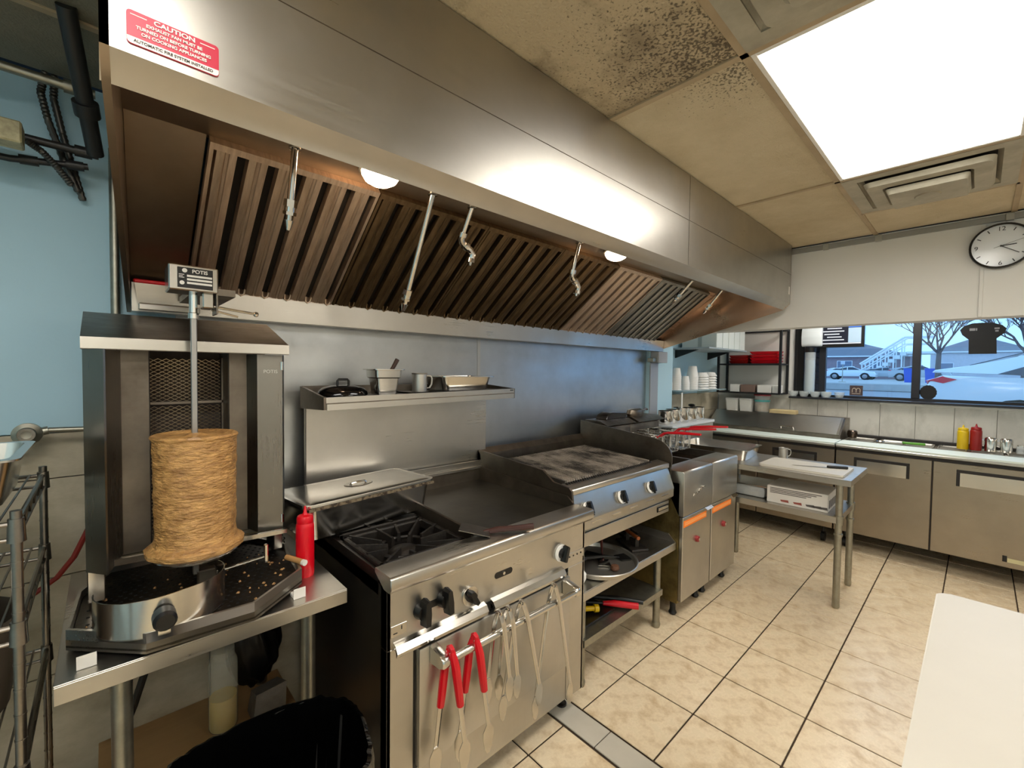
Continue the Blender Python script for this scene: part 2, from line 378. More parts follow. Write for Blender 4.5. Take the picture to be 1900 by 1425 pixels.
# ================================================================ exhaust hood
HY = .97; HX = 3.70
h = thing('exhaust_hood', 'long stainless steel exhaust hood running along the whole cooking line', 'exhaust hood', (1.85, 2.05, 1.735))
MB(h).box(0, 2.05, HY, HY+.015, 2.063, CZ-.002).done('front_panel', S_hood, h)
MB(h).box(2.054, HX, HY, HY+.015, 2.063, CZ-.002).done('front_panel', S_hood, h)
MB(h).box(0, HX, HY-.0015, HY, 2.2755, 2.277).done('panel_seam', S_dark, h)
MB(h).prism([(HY, 2.063), (1.0, 2.0416), (1.012, 2.023), (1.022, 2.035), (1.012, 2.06), (HY+.015, 2.09)], 'x', 0, HX).done('front_lip', S_hood, h)
EP = [(HY, CZ-.002), (HY, 2.063), (1.012, 2.023), (2.045, 1.737), (2.045, CZ-.002)]
SK = lambda y: .06*(y-HY)/(2.045-HY)   # the hood's left end stands a little out of square
MB(h).hull([(SK(y), y, z) for y, z in EP], [(SK(y)+.012, y, z) for y, z in EP]).done('end_panel', S_brown, h, label='browned left end panel')
# right end panel, dented: a gently buckled sheet
b = MB(h); n = 26
def edge_pt(u, v):
    y = 1.012+(2.045-1.012)*u; zb = 2.023+(1.737-2.023)*u
    z = zb+(2.2-zb)*v
    x = HX-.012-.010*(math.sin(5.5*y+2.1*z*4)*math.cos(9*z-3*y))*min(1, 4*v*(1-v)+.35)
    return (x, y, z)
vs = [edge_pt(i/n, j/n) for i in range(n+1) for j in range(n+1)]
b.faces(vs, [(i*(n+1)+j, (i+1)*(n+1)+j, (i+1)*(n+1)+j+1, i*(n+1)+j+1) for i in range(n) for j in range(n)])
b.prism(EP, 'x', HX-.006, HX)
b.done('end_panel', S_copper_refl, h, label='dented right end panel with a copper reflection painted in')
MB(h).box(.012, HX-.012, HY+.015, 1.52, 2.2, 2.212).done('inner_ceiling', mat('hood_inner_sheet', '#c9bba8', .42, 1, .3, 4), h)
MB(h).prism([(2.04, 1.737), (1.955, 1.735), (1.95, 1.83), (1.962, 1.832), (1.966, 1.75), (2.04, 1.752)], 'x', .07, HX-.012).done('grease_gutter', S_x, h)
MB(h).prism([(1.965, 1.80), (2.042, 1.84), (2.042, 2.2), (2.036, 2.2), (2.036, 1.846), (1.965, 1.806)], 'x', .07, HX-.012).done('back_plate', S_dark, h)
MB(h).hull([(.043, 1.50, 2.2), (.218, 1.50, 2.2), (.218, 1.985, 1.838), (.069, 1.985, 1.838)], [(.043, 1.506, 2.207), (.218, 1.506, 2.207), (.218, 1.99, 1.845), (.069, 1.99, 1.845)]).done('blank_panel', S_brown, h)
MB(h).prism([(1.50, 2.2), (1.985, 1.838), (1.99, 1.845), (1.506, 2.207)], 'x', 3.535, HX-.014).done('blank_panel', S_copper_refl, h)
# caution plate
SX0, SX1, SZ0, SZ1 = .033, .160, 2.079, 2.133
SGN_W = mat('sign_white', '#f1e9e0', .4); SGN_K = mat('sign_print', '#40342f', .5)
pl = MB(h).prism(rrect(SX0, SX1, SZ0, SZ1, .006), 'y', HY-.003, HY).done('caution_plate', mat('sign_red', '#c92a44', .35), h, label='red and white caution sign')
low = sorted([p for p in rrect(SX0+.0005, SX1-.0005, SZ0+.0005, SZ1, .006) if p[1] < SZ0+.01], key=lambda p: p[0])
MB(h).prism([(SX0+.0005, SZ0+.0115)]+low+[(SX1-.0005, SZ0+.0115)], 'y', HY-.0034, HY-.003).done('plate_band', SGN_W, pl)
def hood_txt(s, z, size, m, sx=1, bold=0): text('lettering', s, size, m, pl, frame((1, 0, 0), (0, 0, 1), Vector(((SX0+SX1)/2, HY-.0038, z))-h.location), sx=sx, bold=bold)
hood_txt('CAUTION', SZ1-.0075, .0105, SGN_W, 1.2, .0003)
for i, s in enumerate(('EXHAUST FAN MUST BE', 'TURNED ON BEFORE TURNING', 'ON COOKING APPLIANCES')):
    hood_txt(s, SZ1-.0172-.0086*i, .0072, SGN_W, 1.0, .0002)
hood_txt('AUTOMATIC FIRE SYSTEM INSTALLED', SZ0+.006, .0066, SGN_K, .98, .0001)
for x0, x1 in ((SX0+.005, SX0+.026), (SX1-.028, SX1-.006)):
    MB(h).box(x0, x1, HY-.0034, HY-.003, SZ1-.0075, SZ1-.0062).done('rule', SGN_W, pl)
MB(h).box(3.655, 3.675, HY-.002, HY, 2.13, 2.185).done('inspection_label', SGN_W, h)
# vapour-proof lamps under the hood
GLOBE = mat('lamp_glass', '#ffdcb8', .2, emit=18)
for x, y, lab in ((.66, 1.34, 'round glass lamp under the hood nearer the gyro grill'), (2.0, 1.34, 'round glass lamp under the hood above the fryers')):
    t = thing('hood_lamp', lab, 'lamp', (x, y, 2.2), group='lamps under the hood')
    MB().lathe([(.066, 0), (.07, -.008), (.068, -.018), (.06, -.02)], n=24).done('collar', S_galv, t)
    MB().lathe([(.060, -.016), (.058, -.03), (.049, -.045), (.03, -.056), (0, -.06)], n=24).done('globe', GLOBE, t)
# baffle filters, each a frame with six baffles (last one narrow)
FV = Vector((0, 1.985-1.50, 1.838-2.2)); FLN = FV.length; FD = FV.normalized(); FN = Vector((0, FD.z, -FD.y))   # down-slope and outward normal
def make_filter(x0, wd, nb, m, label):
    t = thing('baffle_filter', label, 'grease filter', (x0+wd/2, 1.50, 2.2), group='baffle filters in the hood')
    def pt(x, s, o): return Vector((x-wd/2, 0, 0))+FD*s+FN*o
    def bar(b, xa, xb, s0, s1, o0, o1):
        b.hull([pt(xa, s0, o0), pt(xb, s0, o0), pt(xb, s1, o0), pt(xa, s1, o0)], [pt(xa, s0, o1), pt(xb, s0, o1), pt(xb, s1, o1), pt(xa, s1, o1)])
    b = MB(); bar(b, .002, wd-.002, 0, .02, 0, .03); bar(b, .002, wd-.002, FLN-.022, FLN-.002, 0, .03); bar(b, .002, .012, .02, FLN-.02, 0, .03); bar(b, wd-.012, wd-.002, .02, FLN-.02, 0, .03)
    b.done('filter_frame', m, t)
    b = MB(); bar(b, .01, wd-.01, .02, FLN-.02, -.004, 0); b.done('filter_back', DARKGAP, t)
    pitch = (wd-.024)/nb
    for k in range(nb):
        xa = .012+pitch*k; b = MB(); bw = pitch*.72
        sec = [(xa+.004, .004), (xa+.008, .026), (xa+.008+bw*.3, .030), (xa+.008+bw*.33, .0275), (xa+.008+bw*.38, .030), (xa+.008+bw*.5, .0275), (xa+.008+bw*.55, .030), (xa+bw, .028), (xa+bw+.004, .006), (xa+bw, .012), (xa+.012, .012)]
        b.hull([pt(x, .014, o) for x, o in sec], [pt(x, FLN-.016, o) for x, o in sec])
        b.done('baffle', m, t)
        b2 = MB(); b2.tube([pt(xa+bw+.004, FLN-.045, .022), pt(xa+bw+.006, FLN-.028, .03), pt(xa+pitch*.86+.002, FLN-.022, .034), pt(xa+pitch+.001, FLN-.028, .03), pt(xa+pitch+.003, FLN-.045, .022)], .004, 6); b2.done('drain_lip', m, t)
fx = .222
ords = ['first', 'second', 'third', 'fourth', 'fifth', 'sixth']
desc = ['warm pale steel', 'dark greasy', 'dark greasy', 'dark brown greasy', 'brown-streaked', 'grey']
for k in range(6):
    make_filter(fx, .51, 6, [S_filter, S_filter_d, S_filter_d, S_filter_d, S_filter, S_filter_g][k], '%s baffle filter, %s from the hood left end' % (desc[k], ords[k]))
    fx += .51
make_filter(fx, .25, 3, S_filter_g, 'narrow grey baffle filter at the hood right end')
# fire-suppression drops
def nozzle(px0, px1, kind, label):
    a = PX(*px0, Y=1.40); a.z = 2.199; e = PX(*px1, X=a.x)
    t = thing('fire_nozzle', label, 'nozzle', a, group='fire suppression nozzles under the hood')
    d = (e-a); L = d.length; d.normalize(); o = Vector((0, 0, 0))
    r = .0105
    MB().lathe([(0, .001), (.018, .001), (.018, -.006), (.009, -.008), (0, -.008)], n=16).done('escutcheon', CHROME, t)
    if kind == 'straight':
        p1 = d*(L-.075)
        MB().cyl(o, p1, r, n=12).done('pipe', CHROME, t)
        MB().cyl(p1-d*.005, p1+d*.016, .019, n=6).cyl(p1+d*.016, p1+d*.03, .0155, n=12).cyl(p1+d*.03, p1+d*.04, .019, n=6).done('coupling', CHROME, t)
        MB().cyl(p1+d*.04, p1+d*.055, .009, n=10).cyl(p1+d*.055, p1+d*.085, .014, .006, n=12).done('nozzle_tip', CHROME, t)
    else:
        p1 = d*L
        MB().cyl(o, p1, r, n=12).done('pipe', CHROME, t)
        b = MB().cyl(p1-d*.012, p1+d*.006, .019, n=12)
        q = p1+d*.025; s = Vector((.9, .1, -.42)).normalized()
        b.tube([p1, p1+d*.016, q+s*.008, q+s*.03], .015, 10); b.cyl(q+s*.026, q+s*.042, .019, n=12)
        q2 = q+s*.07; b.tube([q+s*.04, q+s*.058, q2+Vector((.004, 0, -.012)), q2+Vector((.002, .006, -.034))], .015, 10); b.cyl(q2+Vector((.002, .006, -.030)), q2+Vector((0, .008, -.046)), .019, n=12)
        b.done('elbow_fitting', CHROME, t)
        MB().cyl(q2+Vector((0, .008, -.044)), q2+Vector((0, .010, -.058)), .009, .006, n=10).done('nozzle_tip', CHROME, t)
nozzle((548, 270), (535, 421), 'straight', 'chrome fire nozzle drop in front of the pale filter')
nozzle((803, 355), (749, 572), 'straight', 'long slanting chrome fire nozzle drop right of the first lamp')
nozzle((876, 380), (858, 436), 'elbow', 'chrome fire nozzle with elbow above the range shelf')
nozzle((1075, 445), (1062, 505), 'elbow', 'chrome fire nozzle with elbow left of the second lamp')
nozzle((1285, 518), (1248, 562), 'straight', 'chrome fire nozzle drop in front of the grey filter')
nozzle((1340, 535), (1306, 580), 'straight', 'chrome fire nozzle drop by the right end panel')
# sheet-steel wall panels behind the line, corner trim
for x0, x1, lab in ((.20, 1.664, 'stainless sheet on the wall behind range and gyro grill'), (1.668, 3.62, 'stainless sheet on the wall behind charbroiler and fryers')):
    MB((x0, 2.09, .85)).box(x0, x1, 2.084, 2.0995, .85, 1.80).done('wall_sheet', S_wall, None, lab, 'wall panel', 'stainless wall sheets', loc=(x0, 2.09, .85))
MB((1.666, 2.08, .85)).box(1.655, 1.677, 2.081, 2.0835, .85, 1.80).done('seam_cover', S_x, None, 'thin upright steel seam strip between the two wall sheets', 'trim strip', loc=(1.666, 2.08, .85))
t = thing('hood_bracket', 'grey steel bracket box under the hood right corner', 'bracket', (3.70, 2.0, 1.6))
MB(t).box(3.63, 3.79, 1.965, 2.045, 1.635, 1.735, .003).done('bracket_box', mat('grey_painted_metal', '#a9aeb4', .5), t)
MB(t).box(3.565, 3.63, 1.985, 2.04, 1.64, 1.675, .003).done('bracket_arm', S_galv, t)
t = thing('corner_trim', 'grey steel corner guard on the blue pier edge', 'trim strip', (3.69, 2.04, .9))
MB(t).box(3.625, 3.76, 2.038, 2.05, .9, 1.633, .002).done('corner_guard', mat('grey_guard', '#a3a8ad', .45, .3), t)
# grease box hanging at the gutter's left end
t = thing('grease_box', 'small steel grease box with a red rim below the filters', 'grease box', (.14, 1.93, 1.74))
MB(t).hull([(.085, 1.90, 1.742), (.25, 1.90, 1.742), (.25, 1.948, 1.742), (.085, 1.948, 1.742)], [(.075, 1.88, 1.82), (.25, 1.88, 1.82), (.25, 1.948, 1.82), (.075, 1.948, 1.82)]).done('box_body', S_bright, t)
MB(t).box(.072, .25, 1.875, 1.888, 1.82, 1.832, .003).done('red_rim', RED, t)
MB(t).box(.085, .25, 1.885, 1.90, 1.735, 1.755, .002).done('lower_flange', S_x, t)
# ================================================================ range with griddle
RX0, RX1, RY = .615, 1.583, 1.20
R = thing('gas_range', 'stainless six-knob gas range with two burners, griddle and back shelf', 'range', (1.1, 1.6, 0))
MB(R).box(RX0, RX0+.012, RY, 2.0, .10, .885).done('side_panel', BLACKM, R, label='black side panel')
MB(R).box(RX1-.012, RX1, RY, 2.0, .10, .885).done('side_panel', S_z, R)
MB(R).box(RX0+.012, RX1-.012, RY+.04, 2.0, .12, .86).done('body', BLACKM, R)
MB(R).box(RX0, .708, RY, RY+.04, .10, .69, .002).done('front_post', S_z, R); MB(R).box(1.472, RX1, RY, RY+.04, .10, .69, .002).done('front_post', S_z, R)
MB(R).box(RX0, RX1, RY, RY+.04, .69, .89, .002).done('control_panel', S_x, R)
MB(R).box(.708, 1.472, RY+.004, RY+.04, .10, .262, .003).done('kick_panel', S_z, R)
MB(R).prism([(1.155, .90), (1.155, .93), (1.163, .935), (1.26, .935), (1.26, .92), (1.2, .885), (1.165, .885)], 'x', RX0-.01, RX1+.008, .002).done('front_ledge', S_x, R)
# hot-air lip under the control panel (two lengths with a dark gap)
for x0, x1 in ((.636, .995), (1.025, 1.425)):
    MB(R).prism([(RY, .712), (RY-.018, .706), (RY-.030, .688), (RY-.022, .672), (RY-.018, .688), (RY, .70)], 'x', x0, x1).done('drip_lip', S_bright, R)
MB(R).box(.995, 1.025, RY-.004, RY, .675, .705).done('lip_gap', BLACK, R)
MB(R).box(.708, 1.472, RY+.002, RY+.03, .262, .672).done('door_recess', BLACK, R)
d = MB(R).box(.716, 1.462, RY-.022, RY+.02, .274, .664, .006, 2).done('oven_door', S_z, R)
BARY, BARZ = 1.112, .636
MB(R).cyl((.765, BARY, BARZ), (1.425, BARY, BARZ), .0125, n=20).done('handle_bar', S_bright, d)
for x in (.752, 1.405):
    MB(R).prism([(RY-.022, BARZ+.032), (RY-.022, BARZ-.032), (BARY+.01, BARZ-.021), (BARY-.012, BARZ-.016), (BARY-.016, BARZ), (BARY-.012, BARZ+.016), (BARY+.01, BARZ+.021)], 'x', x, x+.028, .004).done('handle_bracket', S_bright, d)
# slots in the control panel and knobs
def slot(x0, x1, z): MB(R).prism([(x, z2) for x, z2 in rrect(x0, x1, z-.012, z+.012, .0118)], 'y', RY-.001, RY+.002).done('valve_slot', BLACK, R)
slot(.715, .835, .782); slot(1.045, 1.135, .787); slot(1.385, 1.458, .772)
def paddle_knob(parent, x, y, z, r, m, ring=None, tilt=0, nrm=None):
    k = MB(parent)
    n = Vector(nrm or (0, -1, 0)); u = Vector((0, 0, 1)); rgt = Vector((1, 0, 0)); u = rgt.cross(n)*-1
    def q(a, bb, c): return Vector((x, y, z))+rgt*a+u*bb+n*c
    k.cyl(q(0, 0, 0), q(0, 0, r*.75), r*.78, r*.66, n=20)
    ca, sa = math.cos(tilt), math.sin(tilt)
    def rr(a, bb): return (a*ca-bb*sa, a*sa+bb*ca)
    pr = [(-.33*r, -1.05*r), (.33*r, -1.05*r), (.42*r, 0), (.33*r, 1.15*r), (0, 1.3*r), (-.33*r, 1.15*r), (-.42*r, 0)]
    k.hull([q(*rr(*p), r*.45) for p in pr], [q(*rr(p[0]*.7, p[1]*.95), r*1.35) for p in pr])
    o = k.done('knob', m, parent)
    if ring:
        kk = MB(parent); kk.cyl(q(0, 0, .0), q(0, 0, .006), r*1.25, n=24); kk.done('knob_bezel', ring, o)
    return o
paddle_knob(R, .733, RY-.001, .778, .036, BLACK, None, 0)
paddle_knob(R, .818, RY-.001, .786, .036, BLACK, None, .1)
paddle_knob(R, .930, RY-.001, .756, .027, BLACK, S_bright, .6)
paddle_knob(R, 1.418, RY-.001, .772, .029, BLACK, WHITE, -.3)
MB(R).cyl((1.09, RY-.004, .787), (1.09, RY+.002, .787), .006, n=10).done('valve_stem', S_bright, R)
MB(R).box(.628, .682, RY-.0015, RY, .727, .762, .0005).done('name_plate', S_bright, R)
MB(R).box(.636, .650, RY-.002, RY-.0013, .736, .739).box(.663, .666, RY-.002, RY-.0013, .744, .756).done('plate_print', BLACK, R)
MB(R).box(1.455, 1.575, RY-.003, RY, .716, .752, .001).done('latch_plate', S_x, R)
b = MB(R)
for i in range(4): b.cyl((1.475+.026*i, RY-.005, .738), (1.475+.026*i, RY, .738), .004, n=8)
b.done('plate_screw', BLACK, R)
for x, y in ((.66, 1.28), (1.535, 1.28), (.66, 1.92), (1.535, 1.92)):
    MB(R).lathe([(0, 0), (.024, 0), (.024, .01), (.014, .014), (.016, .12), (0, .12)], (x, y, 0), 14).done('leg', BLACKM, R)
# burner bay
MB(R).box(RX0, .982, 1.255, 2.0, .845, .862).done('burner_tray', CASTIRON, R)
b = MB(R).box(RX0, RX0+.015, 1.255, 2.0, .86, .918).box(.968, .982, 1.255, 1.98, .86, .918).box(RX0+.015, .968, 1.255, 1.27, .86, .918)
b.done('bay_rim', BLACKM, R)
def burner(cx, cy, sy):
    o = MB(R).lathe([(.0, .905), (.022, .903), (.05, .892), (.058, .88), (.05, .866), (0, .866)], (cx, cy, 0), 20).done('burner_head', CASTIRON, R)
    g = MB(R); hx, hy = .168, sy
    def bar(p, q, w, z0, z1):
        p, q = Vector(p), Vector(q); d = (q-p).normalized(); s = Vector((-d.y, d.x, 0))*w/2
        g.hull([(p+s).to_tuple()[:2]+(z0,), (q+s).to_tuple()[:2]+(z0,), (q-s).to_tuple()[:2]+(z0,), (p-s).to_tuple()[:2]+(z0,)],
               [(p+s*.5).to_tuple()[:2]+(z1,), (q+s*.6).to_tuple()[:2]+(z1-.016,), (q-s*.6).to_tuple()[:2]+(z1-.016,), (p-s*.5).to_tuple()[:2]+(z1,)])
    for k in range(12):
        a = 2*math.pi*k/12+.26; c, s = math.cos(a), math.sin(a)
        L = min(hx/abs(c) if abs(c) > .01 else 9, hy/abs(s) if abs(s) > .01 else 9)*.97
        bar((cx+c*L, cy+s*L, 0), (cx+c*(.06 if k % 2 else .085), cy+s*(.06 if k % 2 else .085), 0), .016, .885, .935)
    for x0, x1, y0, y1 in ((cx-hx, cx+hx, cy-hy, cy-hy+.016), (cx-hx, cx+hx, cy+hy-.016, cy+hy), (cx-hx, cx-hx+.016, cy-hy, cy+hy), (cx+hx-.016, cx+hx, cy-hy, cy+hy)):
        g.box(x0, x1, y0, y1, .895, .93, .003)
    ring = [(cx+.095*math.cos(a*.3142), cy+.095*math.sin(a*.3142), .899) for a in range(20)]
    g.tube(ring, .007, 6, closed=True)
    g.done('burner_grate', CASTIRON, R)
burner(.797, 1.42, .15); burner(.797, 1.79, .19)
# griddle plate and its guards
MB(R).box(.99, RX1-.005, 1.275, 1.975, .86, .918, .003).done('griddle_plate', GRIDDLE, R)
MB(R).prism([(1.262, .90), (1.262, .938), (1.30, .957), (1.98, .985), (1.98, .90)], 'x', .982, .993).done('griddle_side_guard', S_dark, R)
MB(R).prism([(1.262, .90), (1.262, .938), (1.30, .965), (1.98, .995), (1.98, .90)], 'x', RX1-.008, RX1).done('griddle_side_guard', S_dark, R)
MB(R).box(.99, RX1-.01, 1.262, 1.275, .88, .912).done('grease_trough', BLACKM, R)
MB(R).box(RX0, RX1+.02, 1.955, 1.975, .90, .985, .002).done('griddle_back_guard', S_dark, R)
MB(R).box(RX0, RX1+.02, 1.94, 1.958, .985, 1.0, .002).box(RX0, RX1+.02, 1.955, 1.965, 1.0, 1.03, .002).done('guard_moulding', S_x, R)
# back guard and shelf
MB(R).box(.635, 1.648, 1.985, 2.01, .98, 1.44, .002).done('back_guard', S_x, R)
SY = 1.715; ZA, ZB = 1.437, 1.455   # shelf front, with a slight rise to the right as hung
sh = MB(R).prism([(.625, 1.432), (1.61, 1.447), (1.61, 1.44), (.625, 1.425)], 'y', SY, 1.985).done('back_shelf', BLACKM, R)
MB(R).prism([(.622, 1.436), (1.612, 1.452), (1.612, 1.426), (.622, 1.41)], 'y', SY-.006, SY, ).done('shelf_rail', S_bright, sh)
MB(R).prism([(.622, 1.41), (1.605, 1.426), (1.605, 1.402), (.622, 1.386)], 'y', SY-.014, SY-.008).done('shelf_rail', S_bright, sh)
MB(R).prism([(.622, 1.414), (1.612, 1.43), (1.612, 1.424), (.622, 1.408)], 'y', SY-.012, SY).done('rail_groove', S_dark, sh)
MB(R).box(1.585, 1.605, SY-.0075, SY-.005, 1.441, 1.446).done('rail_slot', BLACK, sh)
MB(R).prism([(SY-.006, 1.436), (SY-.006, 1.388), (1.985, 1.375), (1.985, 1.47), (1.93, 1.465)], 'x', .612, .622).done('shelf_bracket', S_dark, sh)
MB(R).prism([(SY-.004, 1.452), (SY-.004, 1.40), (1.985, 1.385), (1.985, 1.47), (1.93, 1.467)], 'x', 1.612, 1.62).done('shelf_bracket', S_dark, sh)
MB(R).box(.62, 1.62, 1.975, 1.985, 1.43, 1.472).done('shelf_upstand', S_dark, sh)
# ================================================================ gyro corner
FOOTW = mat('white_foot', '#ded9d0', .4)
TZ = .85
t = thing('steel_worktable', 'low stainless work table under the gyro grill', 'table', (.24, 1.66, 0))
MB(t).box(-.09, .556, 1.35, 2.05, TZ-.004, TZ, .001).box(-.09, .556, 1.35, 1.362, TZ-.045, TZ-.004, .001).box(.544, .556, 1.362, 2.05, TZ-.045, TZ-.004).box(-.09, -.078, 1.362, 2.05, TZ-.045, TZ-.004).done('table_top', S_x, t)
for x, y in ((.022, 1.42), (.46, 1.42), (.022, 1.99), (.46, 1.99)):
    MB(t).cyl((x, y, .02), (x, y, TZ-.004), .021, n=18).lathe([(0, 0), (.02, 0), (.024, .02), (.022, .03), (0, .03)], (x, y, 0), 14).done('leg', S_galv, t)
MB(t).box(-.03, .53, 1.56, 2.03, .235, .25, .002).done('lower_shelf', mat('tan_board', '#a98457', .6, 0, .35, 6, col2='#8a683f', stretch=(1, 6, 1)), t)
# octagonal drip tray standing on small white feet
OCT = [(-.076, 1.482), (.065, 1.335), (.29, 1.322), (.452, 1.453), (.475, 1.70), (.40, 1.86), (.0, 1.86), (-.062, 1.71)]
t = thing('drip_tray', 'dark perforated octagonal drip tray of the gyro grill', 'tray', (.2, 1.6, TZ))
TR = steel('greasy_tray_steel', '#5d564c', .42, GX, .15, .8, '#1d1813')
def ins(p, k): c = Vector((.2, 1.6)); v = Vector(p)-c; return tuple(c+v*(1-k/v.length))
b = MB(t); b.prism(OCT, 'z', .868, .873); b.done('tray_floor', TR, t)
b = MB(t); n = len(OCT)
o2 = [ins(p, .008) for p in OCT]
for i in range(n):
    j = (i+1) % n
    b.hull([OCT[i]+(.862,), OCT[j]+(.862,), o2[j]+(.862,), o2[i]+(.862,)], [OCT[i]+(.912,), OCT[j]+(.912,), o2[j]+(.912,), o2[i]+(.912,)])
bmesh.ops.remove_doubles(b.bm, verts=b.bm.verts, dist=.0001)
b.done('tray_rim', S_x, t)
IN = [ins(p, .012) for p in OCT]
MB(t).prism(IN, 'z', .893, .896).done('perforated_plate', TR, t)
HOLE = mat('hole_dark', '#050403', .8)
def inside(x, y, poly):
    r = False; j = len(poly)-1
    for i in range(len(poly)):
        (a, bb), (c, d) = poly[i], poly[j]
        if (bb > y) != (d > y) and x < (c-a)*(y-bb)/(d-bb)+a: r = not r
        j = i
    return r
hp = [ins(p, .03) for p in OCT]; b = MB(t)
for i in range(26):
    for j in range(26):
        x, y = -.06+.0215*i+(j % 2)*.01, 1.34+.0215*j
        if inside(x, y, hp) and (x-.12)**2+(y-1.45)**2 > .012: b.cyl((x, y, .8961), (x, y, .8968), .0042, n=6)
b.done('perforations', HOLE, t, kind='stuff')
b = MB(t)
for k in range(240):
    x, y = random.uniform(-.06, .46), random.uniform(1.34, 1.7)
    if inside(x, y, hp) and (random.random() < .3 or (x < 0) or (x > .33 and abs(y-1.5-(x-.39)) < .05)):
        s = random.uniform(.002, .006); a = random.random()*3; c, d = math.cos(a)*s, math.sin(a)*s
        b.hull([(x-c, y-d, .897), (x+d, y-c, .897), (x+c, y+d, .897), (x-d, y+c, .897)], [(x-c*.4, y-d*.4, .901), (x+d*.4, y-c*.4, .901), (x+c*.4, y+d*.4, .901), (x-d*.4, y+c*.4, .901)])
b.done('meat_crumbs', mat('meat_crumbs', '#8a6238', .7, 0, .6, 90, col2='#c9a06a'), t, kind='stuff')
for x, y in ((.425, 1.405), (-.038, 1.405), (.42, 1.80), (-.02, 1.80)):
    MB(t).box(x-.017, x+.017, y-.017, y+.017, TZ+.001, .862, .002).box(x-.017, x+.017, y-.019, y-.017, TZ+.001, TZ+.032).done('foot', FOOTW, t)
# catch pan (curved scoop) with black knob handle
t = thing('catch_pan', 'half-round stainless meat catch pan with black handle on the tray', 'pan', (.11, 1.44, .897))
b = MB(t); arc = []
cx, cy, ra = .108, 1.47, .138
for k in range(29):
    a = math.radians(172+ (378-172)*k/28); arc.append((cx+ra*math.cos(a), cy+ra*1.0*math.sin(a)))
n = len(arc); th = .003
inn = [(cx+(p[0]-cx)*(1-th/ra), cy+(p[1]-cy)*(1-th/ra)) for p in arc]
hz = [.995-.03*abs((k/28)-.55) for k in range(29)]
vs = [(p[0], p[1], .898) for p in arc]+[(p[0], p[1], hz[i]) for i, p in enumerate(arc)]+[(p[0], p[1], .898) for p in inn]+[(p[0], p[1], hz[i]) for i, p in enumerate(inn)]
fs = []
for i in range(n-1): fs += [(i, i+1, n+i+1, n+i), (2*n+i, 3*n+i, 3*n+i+1, 2*n+i+1), (n+i, n+i+1, 3*n+i+1, 3*n+i), (i, 2*n+i, 2*n+i+1, i+1)]
fs += [(0, n, 3*n, 2*n), (n-1, 3*n-1, 4*n-1, 2*n-1)]
b.faces(vs, fs); b.done('pan_wall', S_bright, t)
MB(t).prism(arc, 'z', .898, .901).done('pan_base', S_x, t)
MB(t).lathe([(0, -.024), (.018, -.024), (.024, -.016), (.024, .016), (.018, .024), (0, .024)], (0, 0, 0), 16).rot(math.radians(90), 'X').mv((.098, 1.31, .948)).done('handle', BLACK, t)
# the grill itself
GF = 1.62
G = thing('gyro_grill', 'upright stainless gyro grill with side doors and slanted roof', 'gyro grill', (.2, 1.8, TZ))
MB(G).box(-.03, .45, 1.86, 1.99, .99, 1.60, .003).done('rear_housing', S_dark, G)
b = MB(G).box(.03, .10, 1.70, 1.86, .99, 1.60).box(.30, .37, 1.70, 1.86, .99, 1.60); b.prism([(.10, 1.70), (.10, 1.86), (.13, 1.86)], 'z', .99, 1.6)
MB(G).box(.025, .100, 1.70, 1.86, .99, 1.60, .003).done('inner_cheek', S_dark, G)
MB(G).box(.300, .372, 1.70, 1.86, .99, 1.60, .003).done('inner_cheek', S_dark, G)
b.bm.free()
SM = steel('gyro_door_steel', '#8f8a82', .3, GZ, .08, .35)
# left door (folded, L section) and right door
MB(G).prism([(-.042, 1.60), (-.002, 1.545), (.002, 1.548), (.034, 1.69), (.030, 1.695), (-.004, 1.556), (-.036, 1.606), (-.036, 1.87), (-.042, 1.87)], 'z', 1.0, 1.592).done('side_door', SM, G)
MB(G).prism([(.452, 1.635), (.445, 1.628), (.372, 1.642), (.350, 1.71), (.356, 1.714), (.378, 1.648), (.444, 1.636), (.446, 1.87), (.452, 1.87)], 'z', .995, 1.592).done('side_door', SM, G)
b = MB(G)
for z in (1.03, 1.555): b.cyl((.444, 1.632, z-.014), (.444, 1.632, z+.014), .006, n=10)
b.done('hinge', CHROME, G)
MB(G).box(.40, .4005, 1.63, 1.6301, 1.5, 1.51).bm.free()
text('maker_mark', 'POTIS', .016, mat('etched_mark', '#c9c6bd', .4, .6), G, frame((1, -.19, 0), (0, 0, 1), Vector((.41, 1.6335, 1.535))-G.location))
# slanted roof
MB(G).prism([(1.585, 1.592), (1.585, 1.624), (1.86, 1.712), (1.99, 1.712), (1.99, 1.70), (1.864, 1.70), (1.593, 1.616), (1.593, 1.592)], 'x', -.045, .424+.03).done('roof', S_dark, G)
MB(G).prism([(1.5835, 1.594), (1.5835, 1.624), (1.585, 1.624), (1.585, 1.594)], 'x', -.045, .454).done('roof_edge', S_bright, G)
MB(G).box(-.045, -.042, 1.593, 1.99, 1.592, 1.625).done('roof_cheek', S_dark, G)
